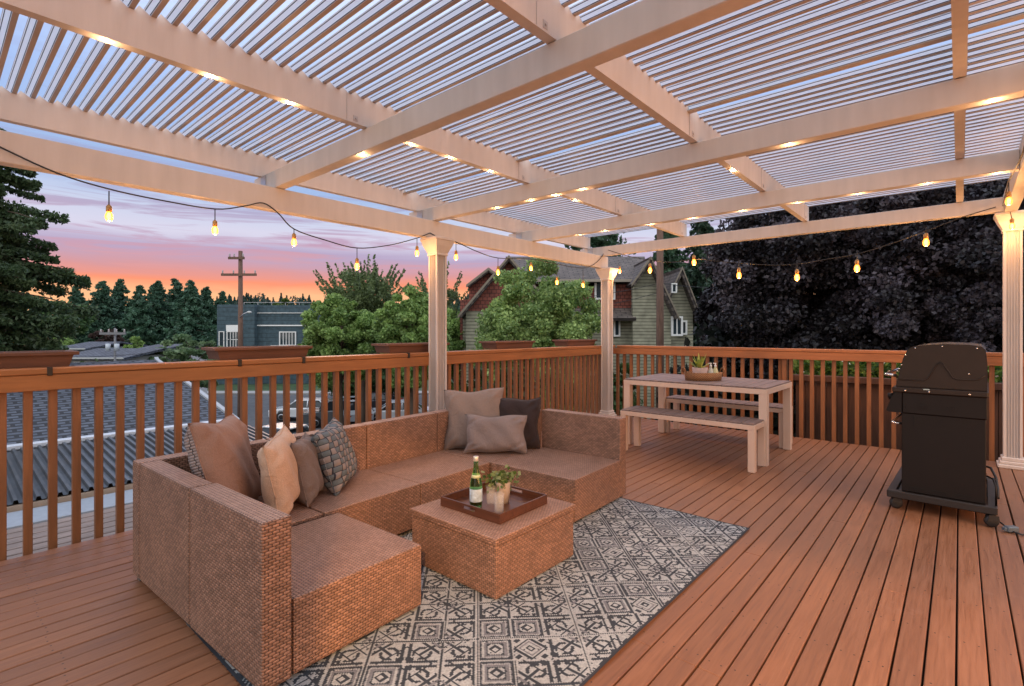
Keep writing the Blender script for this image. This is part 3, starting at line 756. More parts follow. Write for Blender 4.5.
cushion('scatter_cushion', 'blue grey cushion with a strap weave pattern leaning on the backrest', .39, .40, .15, (-2.88, 1.72, ZS), az(.74, .67), R(-18), F_WOVEN, roll=R(-4), group=GRP, seed=5)
cushion('scatter_cushion', 'big taupe square cushion leaning in the right corner of the sofa', .51, .50, .16, (-2.97, 2.95, ZS), az(.68, -.73), R(-18), F_TAUPE, roll=R(-3), group=GRP, seed=6)
cushion('scatter_cushion', 'dark brown cushion behind the grey lumbar cushion in the sofa corner', .44, .42, .13, (-2.765, 3.175, ZS), az(.62, -.78), R(-13), F_DARK, roll=R(2), group=GRP, seed=7)
cushion('scatter_cushion', 'grey oblong lumbar cushion in front of the taupe and dark cushions', .50, .30, .14, (-2.755, 2.955, ZS), az(.66, -.75), R(-16), F_LUM, group=GRP, seed=8)

# ------------------------------------------------------------------ dining table and benches
def slat_table(name, label, cat, x0, x1, y0, y1, h, leg, top_t, slatw, group=None):
    cx, cy = (x0+x1)/2, (y0+y1)/2; w, d = (x1-x0)/2, (y1-y0)/2
    t = thing(name, label, cat, (cx, cy, 0), 0, group)
    g = MB(); fr = top_t
    g.box(-w, w, -d, -d+.03, h-fr, h-.002, bevel=.002); g.box(-w, w, d-.03, d, h-fr, h-.002, bevel=.002)
    g.box(-w, -w+.03, -d+.0305, d-.0305, h-fr, h-.002); g.box(w-.03, w, -d+.0305, d-.0305, h-fr, h-.002)
    g.build('frame', FRAMEP, t)
    g = MB(); n = int((2*w-.01)/slatw); sw = (2*w-.012)/n
    for i in range(n): g.box(-w+.006+i*sw+.004, -w+.006+(i+1)*sw-.004, -d+.006, d-.006, h-.0015, h+.014, bevel=.002)
    g.build('top', TABLETOP, t)
    for sx in (-1, 1):
        for sy in (-1, 1):
            g = MB(); xx = sx*(w-leg/2); yy = sy*(d-leg/2)
            g.box(xx-leg/2+.001, xx+leg/2-.001, yy-leg/2+.001, yy+leg/2-.001, 0.001, h-fr-.001, bevel=.002); g.build('leg', FRAMEP, t)
    return t
slat_table('dining_table', 'long outdoor dining table with cream frame and grey wood slat top', 'table', -2.85, -1.355, 5.17, 6.12, .722, .075, .05, .105)
slat_table('bench', 'cream framed slatted bench on the near side of the dining table', 'bench', -2.72, -1.375, 4.86, 5.22, .425, .062, .045, .105, 'benches at the dining table')
slat_table('bench', 'cream framed slatted bench on the far side of the dining table by the railing', 'bench', -2.80, -1.42, 6.10, 6.44, .425, .062, .045, .105, 'benches at the dining table')
# basket with plant and bottles
bk_c = Vector((-2.10, 5.56, .737))
WICKB = brick_mat('basket_weave', (.42, .20, .085), (.52, .27, .12), (.12, .05, .02), .03, .011, ms=.25)
ba = thing('wicker_basket', 'low oval woven basket on the dining table', 'basket', bk_c, YAW)
def oval(g, prof, ax, ay, n=32):
    rings = [[g.bm.verts.new((ax*r_*math.cos(2*math.pi*i/n), ay*r_*math.sin(2*math.pi*i/n), z)) for i in range(n)] for r_, z in prof]
    for a, b in zip(rings, rings[1:]):
        for i in range(n): g.bm.faces.new((a[i], a[(i+1) % n], b[(i+1) % n], b[i])).smooth = True
    return rings
g = MB(); rr = oval(g, [(.93, 0), (1.0, .085), (.96, .085), (.9, .01)], .205, .135); g.bm.faces.new(rr[0][::-1]); g.bm.faces.new(rr[-1]); o = g.build('basket_bowl', WICKB, ba)
me = o.data
for p in me.polygons:
    for li in p.loop_indices:
        c_ = me.vertices[me.loops[li].vertex_index].co; me.uv_layers[0].data[li].uv = (math.atan2(c_.y, c_.x)*.17, c_.z)
for sx in (-1, 1):
    g = MB(); g.tube([(sx*.2, -.05, .08), (sx*.215, -.035, .125), (sx*.217, 0, .14), (sx*.215, .035, .125), (sx*.2, .05, .08)], .008, 8); g.build('handle', WICKB, ba)
pl = thing('potted_plant', 'spiky yellow green plant in a pink grey pot inside the basket', 'potted plant', bk_c+L2W(-.035, 0, .012), 0)
g = MB(); g.lathe([(0, 0), (.068, 0), (.082, .125), (.078, .125), (.07, .11), (0, .11)], 24); g.build('pot', plain('pink_pot', (.45, .35, .33), .7), pl)
V = []; 
for k in range(34):
    a = random.uniform(0, 6.28); tilt = random.uniform(.12, 1.05); L_ = random.uniform(.12, .2); w_ = .011
    d = Vector((math.cos(a)*math.sin(tilt), math.sin(a)*math.sin(tilt), math.cos(tilt))); sd = Vector((-math.sin(a), math.cos(a), 0))*w_
    b0_ = Vector((math.cos(a)*.015, math.sin(a)*.015, .105)); m_ = b0_+d*L_*.55; e_ = b0_+d*L_+Vector((0, 0, -.02*tilt))
    V += [b0_-sd*.5, b0_+sd*.5, m_+sd, m_-sd, m_-sd, m_+sd, e_+sd*.05, e_-sd*.05]
V = np.array([tuple(v) for v in V]); F = np.arange(len(V)).reshape(-1, 4); np_mesh('leaves', V, F, LEAF, pl, leaf_cols(len(F), (.20, .30, .04), (.55, .55, .12)))
for k, (r_, lab) in enumerate(((.075, 'small clear soap bottle with white pump inside the basket, next to the pink grey pot'), (.125, 'small yellowish bottle with white pump at the right end inside the basket'))):
    bb = thing('pump_bottle', lab, 'bottle', bk_c+L2W(r_, -.02, .012), 0, 'bottles in the basket')
    g = MB(); g.lathe([(0, 0), (.034, 0), (.036, .05), (.026, .10), (.012, .125), (.012, .135)], 16); g.build('body', plain('soap%d' % k, ((.5, .5, .42), (.55, .52, .28))[k], .15), bb)
    g = MB(); g.lathe([(.013, .135), (.013, .15), (.006, .152), (.006, .165)], 12); g.box(-.022, .008, -.006, .006, .165, .175); g.build('pump', WHITE, bb)

# ------------------------------------------------------------------ gas grill (we look at its right-hand end; it faces left)
gr = thing('gas_grill', 'black gas grill on casters with rounded hood beside the right pergola post', 'grill', (0, 4.55, 0), R(-1.5))
LG = .86
hood = [(-.345, .875), (-.335, .93), (-.305, 1.07), (-.28, 1.135), (-.255, 1.158), (-.20, 1.171), (-.08, 1.182), (.05, 1.178), (.108, 1.168), (.128, 1.145), (.137, 1.05), (.137, .875)]
g = MB(); g.prism(hood, .014, LG-.014, 'y'); g.build('hood', HOODM, gr)
inner = [(x*1.0+(.012 if x < -.1 else (-.012 if x > .05 else 0)), z-(.012 if z > 1.0 else -.004)) for x, z in hood]
g = MB(); g.prism(hood, .0, .013, 'y')
bmesh.ops.bevel(g.bm, geom=[e for e in g.bm.edges if all(abs(v.co.y) < 1e-6 for v in e.verts)], offset=.006, segments=2, affect='EDGES')
# pressed V line on the end casting
ln = [(-.325, .925), (-.19, .925), (-.165, .94), (-.115, 1.045), (-.10, 1.058), (-.085, 1.045), (-.035, .955), (-.01, .945), (.07, .945), (.10, .955), (.125, .98)]
g.tube([(x, -.0015, z) for x, z in ln], .0045, 6)
ec = g.build('hood_end', HOODM, gr)
g = MB(); g.prism([(-.175, .995-.0), (-.10, 1.052), (-.03, .955), (-.12, .955)][:0] or [(-.12, 1.045), (-.10, 1.06), (-.08, 1.045), (-.085, 1.038), (-.10, 1.05), (-.115, 1.038)], -.006, -.001, 'y'); g.build('pressed_mark', BLACKP, ec)
g = MB()
for x, z in ((-.288, 1.10), (-.312, 1.03), (-.235, 1.15), (-.09, 1.165), (.085, 1.155), (.045, .985), (-.335, .985)):
    g.lathe([(.0055, 0), (.004, .003), (0, .0035)], 8, mat=Matrix.Translation((x, -.001, z)) @ Matrix.Rotation(R(90), 4, 'X'))
g.build('rivets', CHROME, ec)
g = MB(); g.box(-.365, .142, -.012, LG+.01, .835, .872, bevel=.006); g.build('hood_ledge', HOODM, gr)
g = MB()
for x in (-.29, -.16, .05): g.lathe([(.006, 0), (.005, .003), (0, .0035)], 8, mat=Matrix.Translation((x, -.0125, .85)) @ Matrix.Rotation(R(90), 4, 'X'))
g.box(-.19, -.155, -.016, -.0125, .862, .87); g.build('rivets', CHROME, gr)
g = MB(); g.prism([(-.345, .834), (-.37, .80), (-.40, .70), (-.385, .69), (-.31, .69), (-.31, .834)], .0, LG, 'y'); g.build('control_panel', BLACKP, gr)
g = MB(); g.box(-.308, .136, .004, LG-.01, .69, .834, bevel=.004); g.build('cook_box', BLACKP, gr)
for bx in ((-.30, -.29, -.004, .004, .71, .74), (-.215, -.175, -.004, .003, .735, .752), (-.06, -.02, -.004, .003, .735, .752)):
    g = MB(); g.box(*bx); g.build('latch', BLACKP, gr)
g = MB(); g.lathe([(.024, 0), (.024, .03), (.018, .034), (0, .034)], 20, mat=Matrix.Translation((-.372, .15, .79)) @ Matrix.Rotation(R(-100), 4, 'Y')); g.build('knob', BLACKP, gr)
g = MB(); g.lathe([(.024, 0), (.024, .03), (.018, .034), (0, .034)], 20, mat=Matrix.Translation((-.372, .45, .79)) @ Matrix.Rotation(R(-100), 4, 'Y')); g.build('knob', BLACKP, gr)
g = MB(); g.box(-.312, .13, .012, LG-.02, .135, .689, bevel=.004); g.build('cabinet', BLACKP, gr)
g = MB(); 
for x in (-.27, -.15, -.02): g.box(x, x+.085, .0095, .0118, .165, .172)
g.box(-.245, -.24, .0085, .0118, .60, .68)
g.build('vent_slots', plain('slot_black', (.004, .004, .004), .9), gr)
g = MB(); g.box(-.395, .185, -.02, .035, .082, .132, bevel=.005); g.box(-.395, -.345, .036, LG, .082, .128, bevel=.004); g.box(.135, .185, .036, LG, .082, .128, bevel=.004); g.box(-.395, .185, LG+.001, LG+.05, .082, .132, bevel=.005); g.box(-.344, .134, .036, LG, .095, .11)
g.build('base_frame', mat_noise('grill_base', (.018, .014, .012), .1, 10, .5), gr)
for (x, y) in ((-.345, .02), (.155, .0), (-.345, LG-.02), (.165, LG-.06)):
    g = MB(); g.lathe([(.0, -.016), (.030, -.016), (.038, -.010), (.038, .010), (.030, .016), (0, .016)], 20, mat=Matrix.Translation((x, y, .039)) @ Matrix.Rotation(R(25), 4, 'Z') @ Matrix.Rotation(R(90), 4, 'X'))
    w_ = g.build('caster', RUBBER, gr)
    g = MB(); g.prism([(-.03, .04), (.035, .045), (.03, .0765), (-.02, .081)], -.021, -.017, 'y', mat=Matrix.Translation((x, y, 0)) @ Matrix.Rotation(R(25), 4, 'Z')); g.prism([(-.03, .04), (.035, .045), (.03, .0765), (-.02, .081)], .017, .021, 'y', mat=Matrix.Translation((x, y, 0)) @ Matrix.Rotation(R(25), 4, 'Z')); g.lathe([(.012, .07), (.012, .083)], 10, (x, y, 0)); g.build('caster_fork', RUBBER, w_)
g = MB(); g.tube([(-.345, .10, .945), (-.40, .10, .95), (-.415, .12, .95), (-.415, LG-.12, .95), (-.40, LG-.1, .95), (-.345, LG-.1, .945)], .011, 10); g.build('hood_handle', CHROME, gr)
g = MB(); g.tube([(-.312, .10, .60), (-.36, .10, .60), (-.375, .12, .60), (-.375, .70, .60), (-.36, .72, .60), (-.312, .72, .60)], .010, 10); g.build('door_handle', CHROME, gr)
g = MB(); g.tube([(.13, .45, .30), (.155, .42, .30), (.18, .36, .25), (.19, .30, .18), (.19, .22, .14)], .008, 8); g.build('gas_hose', RUBBER, gr)
g = MB(); g.tube([(.178, .05, .128), (.178, .045, .25), (.165, .1, .29), (.135, .12, .30)], .006, 8); g.build('rear_bracket', BLACKP, gr)
# power cord by the grill
g = MB(); g.tube([(.20, 4.62, .02), (.24, 4.50, .012), (.29, 4.45, .012), (.33, 4.50, .015), (.42, 4.62, .02), (.6, 4.9, .02)], .0055, 8); o = g.build('power_cord', CABLE)
tag(o, 'black power cord lying on the deck beside the grill caster', 'cord')
g = MB(); g.box(-.035, .035, -.02, .02, 0, .035, bevel=.006); g.box(-.05, -.034, -.012, .012, .006, .028, bevel=.003); o = g.build('cord_connector', plain('connector_grey', (.10, .13, .16), .3)); o.location = (.245, 4.505, .004); o.rotation_euler = (0, 0, R(40))
tag(o, 'small grey cord connector lying on the deck at the right edge of the picture', 'connector')

# ------------------------------------------------------------------ string lights
def bulb_emit(s): return emit_mat('bulb_glow_%d' % int(s*10), (1.0, .60, .22), s)
GLOW_W = emit_mat('filament_glow', (1.0, .45, .08), 14.0)
AMB = None
def amber():
    m, n, l, b = newmat('amber_glass'); setp(b, Base_Color=(1, .62, .28), Roughness=.05, Transmission_Weight=.85, Emission_Color=(1, .27, .02), Emission_Strength=1.5); return m
AMBER = amber(); BRASS = plain('socket_brass', (.45, .24, .08), .35, .7)
def on_header(px, py):      # plane of the left header's inner face
    u = (px-512)/FPX; X = -3.935; d = X/(-SN+u*CS); return Vector((X, d*(CS+u*SN), EYE+(YH-py)/FPX*d))
def on_back(px, py, Y=6.52):
    u = (px-512)/FPX; d = Y/(CS+u*SN); return Vector((d*(-SN+u*CS), Y, EYE+(YH-py)/FPX*d))
def sag(a, b, s, n=10):
    return [a.lerp(b, i/n)+Vector((0, 0, -s*4*(i/n)*(1-i/n))) for i in range(n+1)]
def bulb(node, p, name_lab, power=5.0):
    """node on the cable, p centre of the glass"""
    t = thing('light_bulb', name_lab, 'bulb', p, 0, 'bulbs of the festoon string lights')
    g = MB(); g.lathe([(0, -.034), (.010, -.032), (.018, -.022), (.0215, -.006), (.019, .010), (.013, .022), (.012, .028)], 18); o = g.build('glass', AMBER, t)
    g = MB(); g.lathe([(.0, -.020), (.006, -.016), (.008, 0), (.005, .016), (0, .02)], 10); g.build('filament', GLOW_W, t)
    g = MB(); g.lathe([(.0135, .026), (.0155, .03), (.0155, .058), (.009, .066), (.006, .07)], 14); g.build('socket', BRASS, t)
    if node is not None:
        rel = node-p
        if rel.z > .075:
            g = MB(); g.tube([(0, 0, .068), (rel.x*.3, rel.y*.3, rel.z*.6), tuple(rel)], .0035, 6); g.build('drop_wire', CABLE, t)
    li = bpy.data.lights.new('bulb_light', 'POINT'); li.energy = power; li.color = WARM; li.shadow_soft_size = .03
    lo = bpy.data.objects.new('bulb_light', li); COL.objects.link(lo); lo.parent = t; lo.location = (0, 0, -.045)
    return t
NODES_L = [(-60, 118), (0, 147), (57, 173), (109, 189), (160, 200), (215, 209), (245, 206), (263, 203), (278, 213), (294, 229), (325, 240), (357, 248), (390, 245), (417, 238), (430, 233)]
pl_ = [on_header(*p) for p in NODES_L]
NODES_M = [(430, 233), (444, 240), (456, 242), (476, 251), (498, 258), (531, 259), (557, 264), (583, 268), (597, 262), (606, 250)]
pm_ = [on_header(*p) for p in NODES_M]
NODES_B = [(608, 250), (628, 256), (650, 260), (672, 262), (694, 259), (716, 261), (739, 263), (770, 265), (797, 264), (828, 259), (857, 254), (890, 244), (926, 231), (960, 218), (996, 207)]
pb_ = [on_back(*p) for p in NODES_B]
pr_ = [Vector((.30, 6.50, 2.42)), Vector((.275, 5.9, 2.33)), Vector((.27, 5.2, 2.36)), Vector((.275, 4.2, 2.30)), Vector((.27, 3.2, 2.36)), Vector((.275, 2.0, 2.28)), Vector((.27, .6, 2.36))]
def smooth_path(P, k=5):
    out = []
    for i in range(len(P)-1):
        p0 = P[max(i-1, 0)]; p1 = P[i]; p2 = P[i+1]; p3 = P[min(i+2, len(P)-1)]
        for s in range(k):
            t = s/k; out.append(.5*((2*p1)+(-p0+p2)*t+(2*p0-5*p1+4*p2-p3)*t*t+(-p0+3*p1-3*p2+p3)*t**3))
    return out+[P[-1]]
for path, lab in ((pl_, 'black festoon light cable along the left header above the railing'), (pm_, 'black festoon light cable between the nearest post and the corner post'),
                  (pb_, 'black festoon light cable drooping along the back beam in front of the dark purple tree'), (pr_, 'black festoon light cable running under the right header')):
    g = MB(); g.tube(smooth_path(path), .0048, 6); tag(g.build('light_cable', CABLE), lab, 'cable', 'festoon light cables')
L_pos = [((109, 191), (109, 216), 'leftmost hanging bulb, in front of the pale sky'), ((215, 209), (215, 230), 'second hanging bulb from the left, left of the utility pole'),
         ((294, 229), (294, 242), 'hanging bulb between the utility pole top and the feathery tree'), ((357, 248), (357, 266), 'hanging bulb glowing in front of the feathery tree crown'),
         ((417, 238), (417, 253), 'hanging bulb just left of the nearest pergola post')]
for a, b_, lab in L_pos: bulb(on_header(*a), on_header(*b_), lab)
M_pos = [((456, 242), (456, 257), 'hanging bulb just right of the nearest pergola post'), ((498, 258), (498, 272), 'hanging bulb over the left gable of the red house'), ((531, 259), (531, 268), 'leftmost of three bulbs in front of the round tree'),
         ((557, 264), (557, 282), 'middle of three bulbs in front of the round tree'), ((583, 268), (583, 285), 'rightmost of three bulbs in front of the round tree'), ((606, 250), (609, 272), 'bulb hanging against the top of the corner post')]
for a, b_, lab in M_pos:
    p = on_header(*b_)
    if a[0] == 606: p.x += .18; bulb(p+Vector((-.02, 0, .12)), p, lab)
    else: bulb(on_header(*a), p, lab)
B_pos = [((650, 260), (650, 270), 'bulb beside the tall pole in front of the green gable'), ((694, 259), (694, 262), 'bulb in front of the drooping conifer'), ((739, 263), (739, 275), 'first bulb from the left in front of the purple tree'),
         ((797, 264), (797, 277), 'second bulb from the left in front of the purple tree'), ((857, 254), (857, 268), 'third bulb from the left in front of the purple tree'), ((926, 231), (926, 242), 'bulb in front of the purple tree left of the right post')]
for a, b_, lab in B_pos: t = bulb(on_back(*a), on_back(*b_), lab, 8.0); t.scale = (1.3, 1.3, 1.3)
p = on_back(1012, 226, 6.42); bulb(p+Vector((-.01, .02, .13)), p, 'bulb hanging against the top of the right pergola post')
p = Vector((.27, 5.2, 2.22)); bulb(p+Vector((0, 0, .13)), p, 'bulb under the right header at the picture edge')
for y in (3.2, .9):
    p = Vector((.3, y, 2.16)); bulb(p+Vector((0, 0, .15)), p, 'bulb under the right header nearer the camera' if y > 2 else 'bulb under the right header almost above the camera')
# warm discs under beams and rafters, point lamps added to spread a glow
DISCM = emit_mat('led_glow', (1, .62, .28), 9.0)
puck_r = [(-2.744, .507), (-2.744, .914), (-2.744, 1.30), (-2.744, 2.125), (-2.744, 2.467), (-2.744, 2.885), (-2.744, 4.063), (-1.32, 4.107)]
puck_b = [(-2.82, 1.803), (-2.47, 3.365), (-2.73, 3.365), (-3.12, 3.365), (-2.21, 3.365), (-2.95, 4.933), (-2.41, 4.933), (-3.28, 4.933), (-1.50, 4.933), (-.616, 4.933), (-.185, 4.933), (.20, 4.933), (-1.05, 4.933), (-1.97, 4.933), (.12, 3.365), (-.76, 3.365)]
for (x, y), z in [(p, ZR) for p in puck_r]+[(p, ZB) for p in puck_b]:
    g = MB(); g.lathe([(0, -.003), (.005, -.003), (.008, 0)], 12); o = g.build('recessed_light', DISCM, perg); o.location = (x, y, z)
    li = bpy.data.lights.new('led', 'POINT'); li.energy = .55; li.color = WARM2; li.shadow_soft_size = .004
    lo = bpy.data.objects.new('led', li); COL.objects.link(lo); lo.location = (x, y, z-.03); lo.parent = perg

# ------------------------------------------------------------------ the house itself, right of and behind the camera: lit windows throw warm light on the deck
SIDE = brick_mat('house_siding', (.42, .38, .33), (.44, .40, .35), (.2, .18, .16), 12, .15, ms=.1)
hw = thing('house_wall', 'sided house wall with lit windows on the right of the deck', 'wall', (3.45, 1.5, 0))
g = MB(); g.box(0, .2, -6, -.0, -5, 3.2); g.box(0, .2, 0, 3.2, -5, .45); g.box(0, .2, 0, 3.2, 2.15, 3.2); g.box(0, .2, 3.2, 3.6, -5, 3.2); g.build('wall', SIDE, hw)
WIN = emit_mat('lit_window', (1, .47, .19), 8.5)
g = MB(); g.box(.08, .1, .02, 3.18, .47, 2.13); wn_ = g.build('window', WIN, hw)
g = MB(); g.box(-.03, .06, -.06, -.0, .39, 2.21); g.box(-.03, .06, 3.2, 3.26, .39, 2.21); g.box(-.03, .06, .0, 3.2, .39, .45); g.box(-.03, .06, 0, 3.2, 2.15, 2.21); g.box(-.01, .05, 1.05, 1.1, .45, 2.15); g.box(-.01, .05, 2.1, 2.15, .45, 2.15); g.build('window_frame', WHITE, wn_)
# unseen eave lamp behind the camera; plates added to cut its light
lp = thing('porch_lamp', 'hooded porch lamp hanging over the right end of the deck', 'lamp', (.9, -.9, 2.30))
g = MB(); g.prism([(.12, -.203), (.13, -.203), (.13, .03), (-.14, .03), (-.14, .02), (.12, .02)], -.26, .5, 'x'); g.prism([(.119, -.442), (.119, .019), (-.3, .019), (-.3, -.442)], -.26, -.25, 'x'); g.tube([(0, 0, .03), (0, 0, .35)], .012, 8); g.build('lamp_hood', METAL, lp)
g = MB(); g.lathe([(0, -.1), (.03, -.07), (.03, -.02), (.02, -.0)], 14, (0, -.06, 0)); g.build('lamp_bulb', emit_mat('porch_bulb', (1, .6, .3), 30), lp)
li = bpy.data.lights.new('porch_light', 'POINT'); li.energy = 620; li.color = (1, .5, .17); li.shadow_soft_size = .005
lo = bpy.data.objects.new('porch_light', li); COL.objects.link(lo); lo.parent = lp; lo.location = (0, -.06, -.11)

# ------------------------------------------------------------------ wooden planter wall and flowers beyond the back railing
pw = thing('raised_planter', 'dark plank raised planter behind the right part of the back railing', 'planter', (-1.62, 7.5, 0), R(7))
g = MB()
for i in range(22): g.box(i*.115+.003, i*.115+.112, 0, .03, -.6, .62)
g.box(0, 2.53, .03, .5, -.6, .55); g.build('planks', SCREENW, pw)
g = MB(); g.box(-.03, 2.56, -.05, .08, .622, .70, bevel=.006); g.build('rim', SCREENW, pw)
n = 2600; C = np.stack([rng.uniform(-.05, 2.55, n), rng.uniform(.05, .5, n), .66+rng.random(n)**.8*.28], 1)
V, F = leaf_quads(C, .05); fl = np_mesh('foliage', V, F, LEAF, pw, leaf_cols(n, (.03, .10, .015), (.22, .34, .06)))
n = 130; C = np.stack([rng.uniform(0, 2.5, n), rng.uniform(.0, .3, n), rng.uniform(.72, .93, n)], 1); V, F = leaf_quads(C, .03, asp=1); np_mesh('flowers', V, F, vcol_mat('petal', .6), pw, leaf_cols(n, (.7, .7, .6), (.8, .8, .78)))

# ------------------------------------------------------------------ neighbour's roofs on the left, lower landing
CORR = mat_noise('corrugated_steel', (.075, .083, .095), .25, 3, .42, .25, dirt=((.10, .09, .085), 6, .7))
nb_ = thing('neighbour_house', 'low neighbouring house with grey shingle roof and corrugated lean-to below the left railing', 'house')
def sheet(pts, th, name, m, par):
    g = MB(); A = [Vector(p) for p in pts]; n_ = (A[1]-A[0]).cross(A[3]-A[0]).normalized()
    if n_.z < 0: n_ = -n_
    B = [a-n_*th for a in A]
    va = [g.bm.verts.new(a) for a in A]; vb = [g.bm.verts.new(b) for b in B]
    fs = [g.bm.faces.new(va), g.bm.faces.new(vb[::-1])]+[g.bm.faces.new((va[i], vb[i], vb[(i+1) % 4], va[(i+1) % 4])) for i in range(4)]
    bmesh.ops.recalc_face_normals(g.bm, faces=fs)
    return g.build(name, m, par)
YE = 4.45
SHN = brick_mat('neighbour_shingle', (.060, .070, .092), (.092, .104, .130), (.015, .017, .022), .30, .16, ms=.2, bump=1)
o = sheet([(-12.0, -14, -.70), (-12.0, YE, -.70), (-18, YE, .42), (-18, -14, .42)], .12, 'shingle_roof', SHN, nb_)
me = o.data
for p in me.polygons:
    for li_ in p.loop_indices:
        c_ = me.vertices[me.loops[li_].vertex_index].co; me.uv_layers[0].data[li_].uv = (c_.y, -c_.x)
sheet([(-18.0, -14, .42), (-18.0, YE, .42), (-24, YE, -.70), (-24, -14, -.70)], .12, 'shingle_roof', SHN, nb_)
g = MB(); g.box(-12.16, -11.96, -14, YE, -.735, -.66, bevel=.01); g.build('flashing', plain('pale_metal', (.55, .58, .63), .5, .2), nb_)
g = MB(); g.prism([(-18, .50), (-17.9, .44), (-11.95, -.66), (-11.95, -.74), (-18, .36)], YE+.001, YE+.10, 'y'); g.build('barge_board', plain('pale_shingle_edge', (.38, .40, .43), .7), nb_)
# corrugated lean-to with standing ribs running down the slope
xs_ = []; zc = lambda x: -.74+(-.92+.74)*(x+12)/3.0
g = MB(); y = -8.0; prof = []
while y < YE:
    prof += [(y, 0), (y+.048, 0), (y+.06, .045), (y+.095, .045), (y+.107, 0)]; y += .107
A = []; B = []
for (yy, h_) in prof:
    A.append(g.bm.verts.new((-12.0, yy, zc(-12)+h_))); B.append(g.bm.verts.new((-9.0, yy, zc(-9)+h_)))
for i in range(len(A)-1): g.bm.faces.new((A[i], A[i+1], B[i+1], B[i]))
g.build('corrugated_roof', CORR, nb_)
g = MB(); g.box(-9.06, -9.0, -8, YE, -1.09, -.94, bevel=.004); g.build('fascia', plain('tan_fascia', (.36, .27, .20), .6), nb_)
g = MB(); g.box(-23.8, -12.1, -14, YE-.1, GZ, -.86); g.build('wall', GREENS, nb_)
g = MB(); 
for yy in (-7.9, -4, -.5, 2.0, 4.2): g.box(-9.3, -9.18, yy, yy+.12, GZ, -.98)
g.build('support_posts', plain('brown_post', (.12, .06, .035), .7), nb_)
g = MB(); g.box(-12.05, -11.95, -8, YE-.1, GZ, -.9); g.build('lean_to_back', plain('dark_wall', (.05, .035, .03), .9), nb_)
ld = thing('lower_landing', 'weathered grey plank landing and pale concrete path below the left railing', 'deck', (0, 0, 0))
g = MB()
for i in range(20): g.box(-8.27+i*.2, -8.27+i*.2+.17, -8, 7.6, -1.06, -1.02, bevel=.006)
g.build('planks', OLDWOOD, ld)
g = MB(); g.box(-8.95, -8.28, -8, 7.6, -1.13, -1.00, bevel=.01); g.build('concrete_edge', plain('grey_blue_edge', (.26, .29, .33), .7), ld)
g = MB()
for yy in range(-6, 8, 3): g.box(-8.0, -7.85, yy, yy+.15, GZ, -1.07); g.box(-5.2, -5.05, yy, yy+.15, GZ, -1.07)
g.build('support_posts', OLDWOOD, ld)

# ------------------------------------------------------------------ buildings in view (local axes: x across, y away)
def site(name, label, cat, px, d, group=None, rz=0, z=GZ):
    p = PD(px, YH, d); return thing(name, label, cat, (p.x, p.y, z), YAW+rz, group)
def zpx(py, d): return EYE+(YH-py)/FPX*d-GZ      # height above street for a pixel row at distance d
# teal building
D = 60; S_ = D/FPX
tb = site('office_building', 'flat roofed dark teal building with white framed windows behind the utility pole', 'building', 263.5, D)
w = 46.5*S_; ht = zpx(304.5, D)
g = MB(); g.box(-w, -w+15.6*2.4*S_, 0, 14, 0, ht); g.build('wall', TEAL, tb)
g = MB(); g.box(-w+15.6*2.4*S_+.01, w, .8, 14, 0, ht-.05); g.build('wall', TEAL, tb)
g = MB(); g.box(-w+2.4*15.6*S_, w+.15, .65, .78, zpx(326, D), zpx(324.8, D)); g.box(-w+2.4*15.6*S_, w+.1, .66, .79, zpx(313, D), zpx(312.4, D)); g.build('trim', WHITE, tb)
def win(par, x0, x1, z0, z1, y, nx=3, nz=1, f=.09, mt=WHITE):
    g = MB(); g.box(x0, x1, y-.02, y+.02, z0, z1); o = g.build('window', DARKGLASS, par)
    g = MB()
    g.box(x0-f, x0, y-.09, y+.021, z0-f, z1+f); g.box(x1, x1+f, y-.09, y+.021, z0-f, z1+f); g.box(x0, x1, y-.09, y+.021, z0-f, z0); g.box(x0, x1, y-.09, y+.021, z1, z1+f)
    for i in range(1, nx): xx = x0+(x1-x0)*i/nx; g.box(xx-f*.3, xx+f*.3, y-.06, y-.021, z0, z1)
    for i in range(1, nz): zz = z0+(z1-z0)*i/nz; g.box(x0, x1, y-.058, y-.022, zz-f*.3, zz+f*.3)
    g.build('window_frame', mt, o)
cx_ = lambda px: (px-263.5)*S_
win(tb, cx_(228), cx_(242), zpx(347, D), zpx(332, D), -.05, 5, 2, .1); g = MB(); g.box(cx_(226.5), cx_(243), -.10, -.0, zpx(331, D), zpx(325, D)); g.build('window_header', WHITE, tb)
win(tb, cx_(277.5), cx_(292.5), zpx(345, D), zpx(332.5, D), .75, 5, 1, .12)
win(tb, cx_(220), cx_(224), zpx(347, D), zpx(332, D), -.05, 1, 1, .08)
g = MB(); g.box(cx_(268), cx_(294), .6, .78, zpx(351, D), zpx(345.5, D)); g.build('balcony_front', WHITE, tb)
g = MB()
for px_ in range(240, 311, 14): g.box(cx_(px_)-.02, cx_(px_)+.02, .9, .94, ht-.06, ht+.32)
g.box(cx_(240), cx_(310), .9, .94, ht+.28, ht+.32); g.build('roof_rail', METAL, tb)
# red and green gabled house, distance about 26 m
D = 26; S_ = D/FPX
gh = site('gabled_house', 'house with red shingled gables over pale green siding and grey roofs behind the trees', 'house', 575, D)
hx = lambda px: (px-575)*S_
hz = lambda py, d=D: zpx(py, d)
g = MB(); g.prism([(hx(460), 0), (hx(632), 0), (hx(632), hz(283)), (hx(460), hz(300))], .01, 7, 'y'); g.build('wall', REDSH, gh)
g = MB(); g.box(hx(463), hx(632)+.01, -.06, 0, 0, hz(309)); g.build('lower_wall', GREENS, gh)
